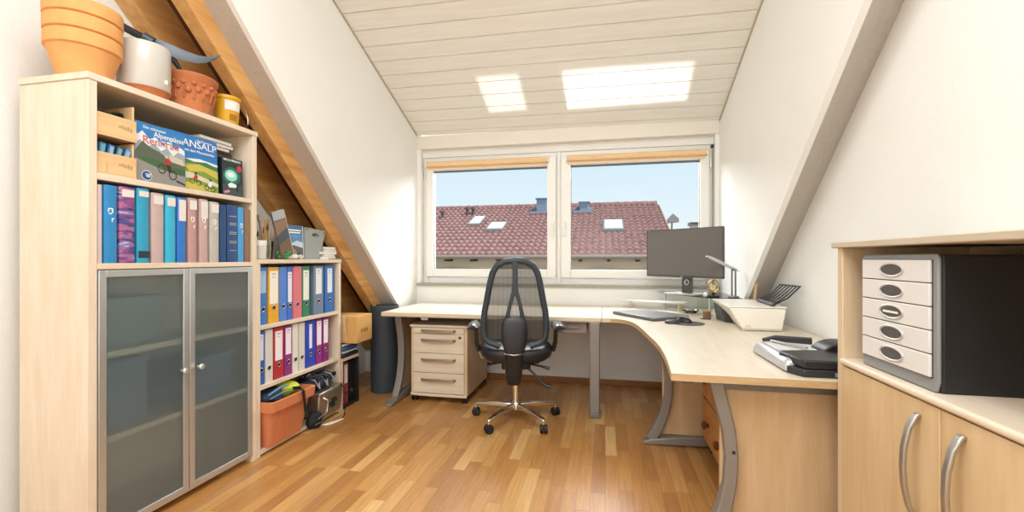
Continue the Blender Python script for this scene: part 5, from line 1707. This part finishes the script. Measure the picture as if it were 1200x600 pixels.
# silver and black office machine near the cabinet
t = thing('binding_machine', 'silver and black desk machine with paper plate, at the near end of the corner desk', 'office machine', (.85, 2.0, ZD))
sil = mat('machine_silver', '#c5c4c4', .35, .5)
MB().hexa([(.655, 1.835, ZD + .003), (1.10, 1.80, ZD + .003), (1.10, 2.215, ZD + .003), (.655, 2.22, ZD + .003)], [(.668, 1.85, ZD + .05), (1.10, 1.83, ZD + .05), (1.10, 2.20, ZD + .052), (.675, 2.205, ZD + .052)]).build('machine_base', sil, t, world=True, bevel=.014)
bk_ = MB()
bk_.prism([(.70, 1.775), (1.10, 1.775), (1.10, 2.0), (.90, 1.995), (.78, 1.98), (.69, 1.95), (.672, 1.93), (.69, 1.84)], ZD + .03, ZD + .062)
bk_.build('front_ledge', BLACK, t, world=True, bevel=.006)
MB().prism([(.665, 1.835), (.70, 1.776), (1.10, 1.776), (1.10, 1.86), (.70, 1.86)], ZD, ZD + .028).build('lower_ledge', mat('smoke_black', '#2c2d31', .35), t, world=True, bevel=.004)
MB().box(.80, .86, 1.7735, 1.777, ZD + .006, ZD + .02).build('slot', mat('pale_buttons', '#8d8d92', .3), t, world=True, bevel=.001)
MB().prism([(.70, 2.02), (1.08, 2.02), (1.08, 2.18), (.70, 2.18)], ZD + .0485, ZD + .056).build('paper_plate', mat('plate_grey', '#dcdad8', .35), t, world=True, bevel=.002)
MB().bar([(.70, 2.205, ZD + .058), (.75, 2.20, ZD + .068), (.88, 2.15, ZD + .068)], [.02, .03, .034], [.014, .024, .028]).build('lever_bar', BLACK, t, world=True, bevel=.004)
MB().bar([(.725, 2.17, ZD + .062), (.80, 2.0, ZD + .066)], .016, .008).build('guide_rail', ALU, t, world=True, bevel=.002)
dm = MB()
pp = [(.845 + .085 - .085 * math.cos(a), ZD + .05 + .045 * math.sin(a)) for a in [PI * i / 20 for i in range(11)]] + [(1.10, ZD + .095), (1.10, ZD + .05)]
dm.prism(pp, 1.965, 2.08, 'y')
dm.build('round_cover', BLACK, t, world=True, bevel=.006, smooth=40)

# ------------------------------------------------------------------ cabinet at the right edge
cb_ = thing('side_cabinet', 'maple cabinet with bow handles and open top compartment at the right', 'cabinet', (.97, 1.26, 0))
CX = .785
for a, b in ((1.692, 1.726), (.80, .83)):
    MB().box(CX, 1.155, a, b, 0, 1.186).build('side_panel', MAPLE_Z, cb_, world=True, bevel=.002)
MB().box(CX - .012, 1.155, .79, 1.745, 1.186, 1.206).build('top_panel', mat_wood('maple_grey_top', '#cfc2ac', '#beb097', (9, 1, 9), .45), cb_, world=True, bevel=.003)
MB().box(1.145, 1.155, .83, 1.692, .05, 1.186).build('back_panel', MAPLE_Z, cb_, world=True, smooth=0)
MB().box(CX - .012, 1.145, .83, 1.692, .795, .816).build('counter_shelf', BIRCH, cb_, world=True, bevel=.008, seg=3)
MB().box(CX + .03, 1.145, .83, 1.692, .0, .06).build('plinth', MAPLE_Y, cb_, world=True, bevel=.002)
for k, (a, b) in enumerate(((1.243, 1.690), (.832, 1.239))):
    d = MB().box(CX - .004, CX + .016, a, b, .065, .79).build('door', CABW, cb_, world=True, bevel=.002)
    y = a + .07 if k == 0 else b - .07
    MB().bar([(CX - .004, y, .755), (CX - .012, y, .752), (CX - .028, y, .72), (CX - .038, y, .67), (CX - .041, y, .62), (CX - .038, y, .57), (CX - .028, y, .52), (CX - .012, y, .488), (CX - .004, y, .485)], [.018] * 9, [.01] * 9, up=(1, 0, 0.01)).build('door_handle', mat('satin_nickel', '#b5b0a8', .32, .8), d, world=True, bevel=.003)
# plastic drawer box
t = thing('drawer_box', 'grey desktop drawer box with five white drawers in the cabinet compartment', 'drawer box', (.95, 1.444, .8165))
fx = .797
DGY = mat('box_dark_grey', '#3c3d3f', .5)
MB().box(fx + .0145, 1.10, 1.283, 1.606, .8165, 1.16).build('shell', mat('shell_black', '#212224', .5), t, world=True, bevel=.006)
f_ = MB()
f_.prism([(1.281, .845), (1.29, .8175), (1.60, .8175), (1.608, .845), (1.608, 1.15), (1.598, 1.162), (1.29, 1.162), (1.281, 1.15)], fx + .004, fx + .014, 'x')
f_.build('front_frame', mat('frame_grey', '#8c8d8e', .45), t, world=True, bevel=.004)
MB().box(fx + .002, fx + .006, 1.297, 1.594, .85, 1.148).build('drawer_gap', DGY, t, world=True, smooth=0)
for k in range(5):
    z0_ = .853 + k * .0592
    d = MB().box(fx - .004, fx + .004, 1.2985, 1.5925, z0_, z0_ + .0565).build('drawer', mat('drawer_white', '#e2e0dd', .45), t, world=True, bevel=.002)
    cyy, czz = 1.447, z0_ + .029
    e1 = MB()
    pts = [(cyy + .05 * math.cos(a), czz + .0185 * math.sin(a)) for a in [2 * PI * i / 28 for i in range(28)]]
    e1.tube([(fx - .0045, y_, z_) for y_, z_ in pts], .0035, 6, closed=True)
    e1.build('handle_ring', mat('ring_pale', '#cfcdc9', .35, .3), d, world=True)
    e2 = MB().prism([(cyy + .046 * math.cos(a), czz + .0155 * math.sin(a)) for a in [2 * PI * i / 24 for i in range(24)]], fx - .006, fx - .0042, 'x')
    e2.build('handle_recess', mat('recess_dark', '#4a4846', .4), d, world=True, smooth=0)
    if k == 2:
        MB().box(fx - .0075, fx - .006, 1.415, 1.48, czz - .004, czz + .002).build('paper_slip', PAPER, d, world=True, smooth=0)
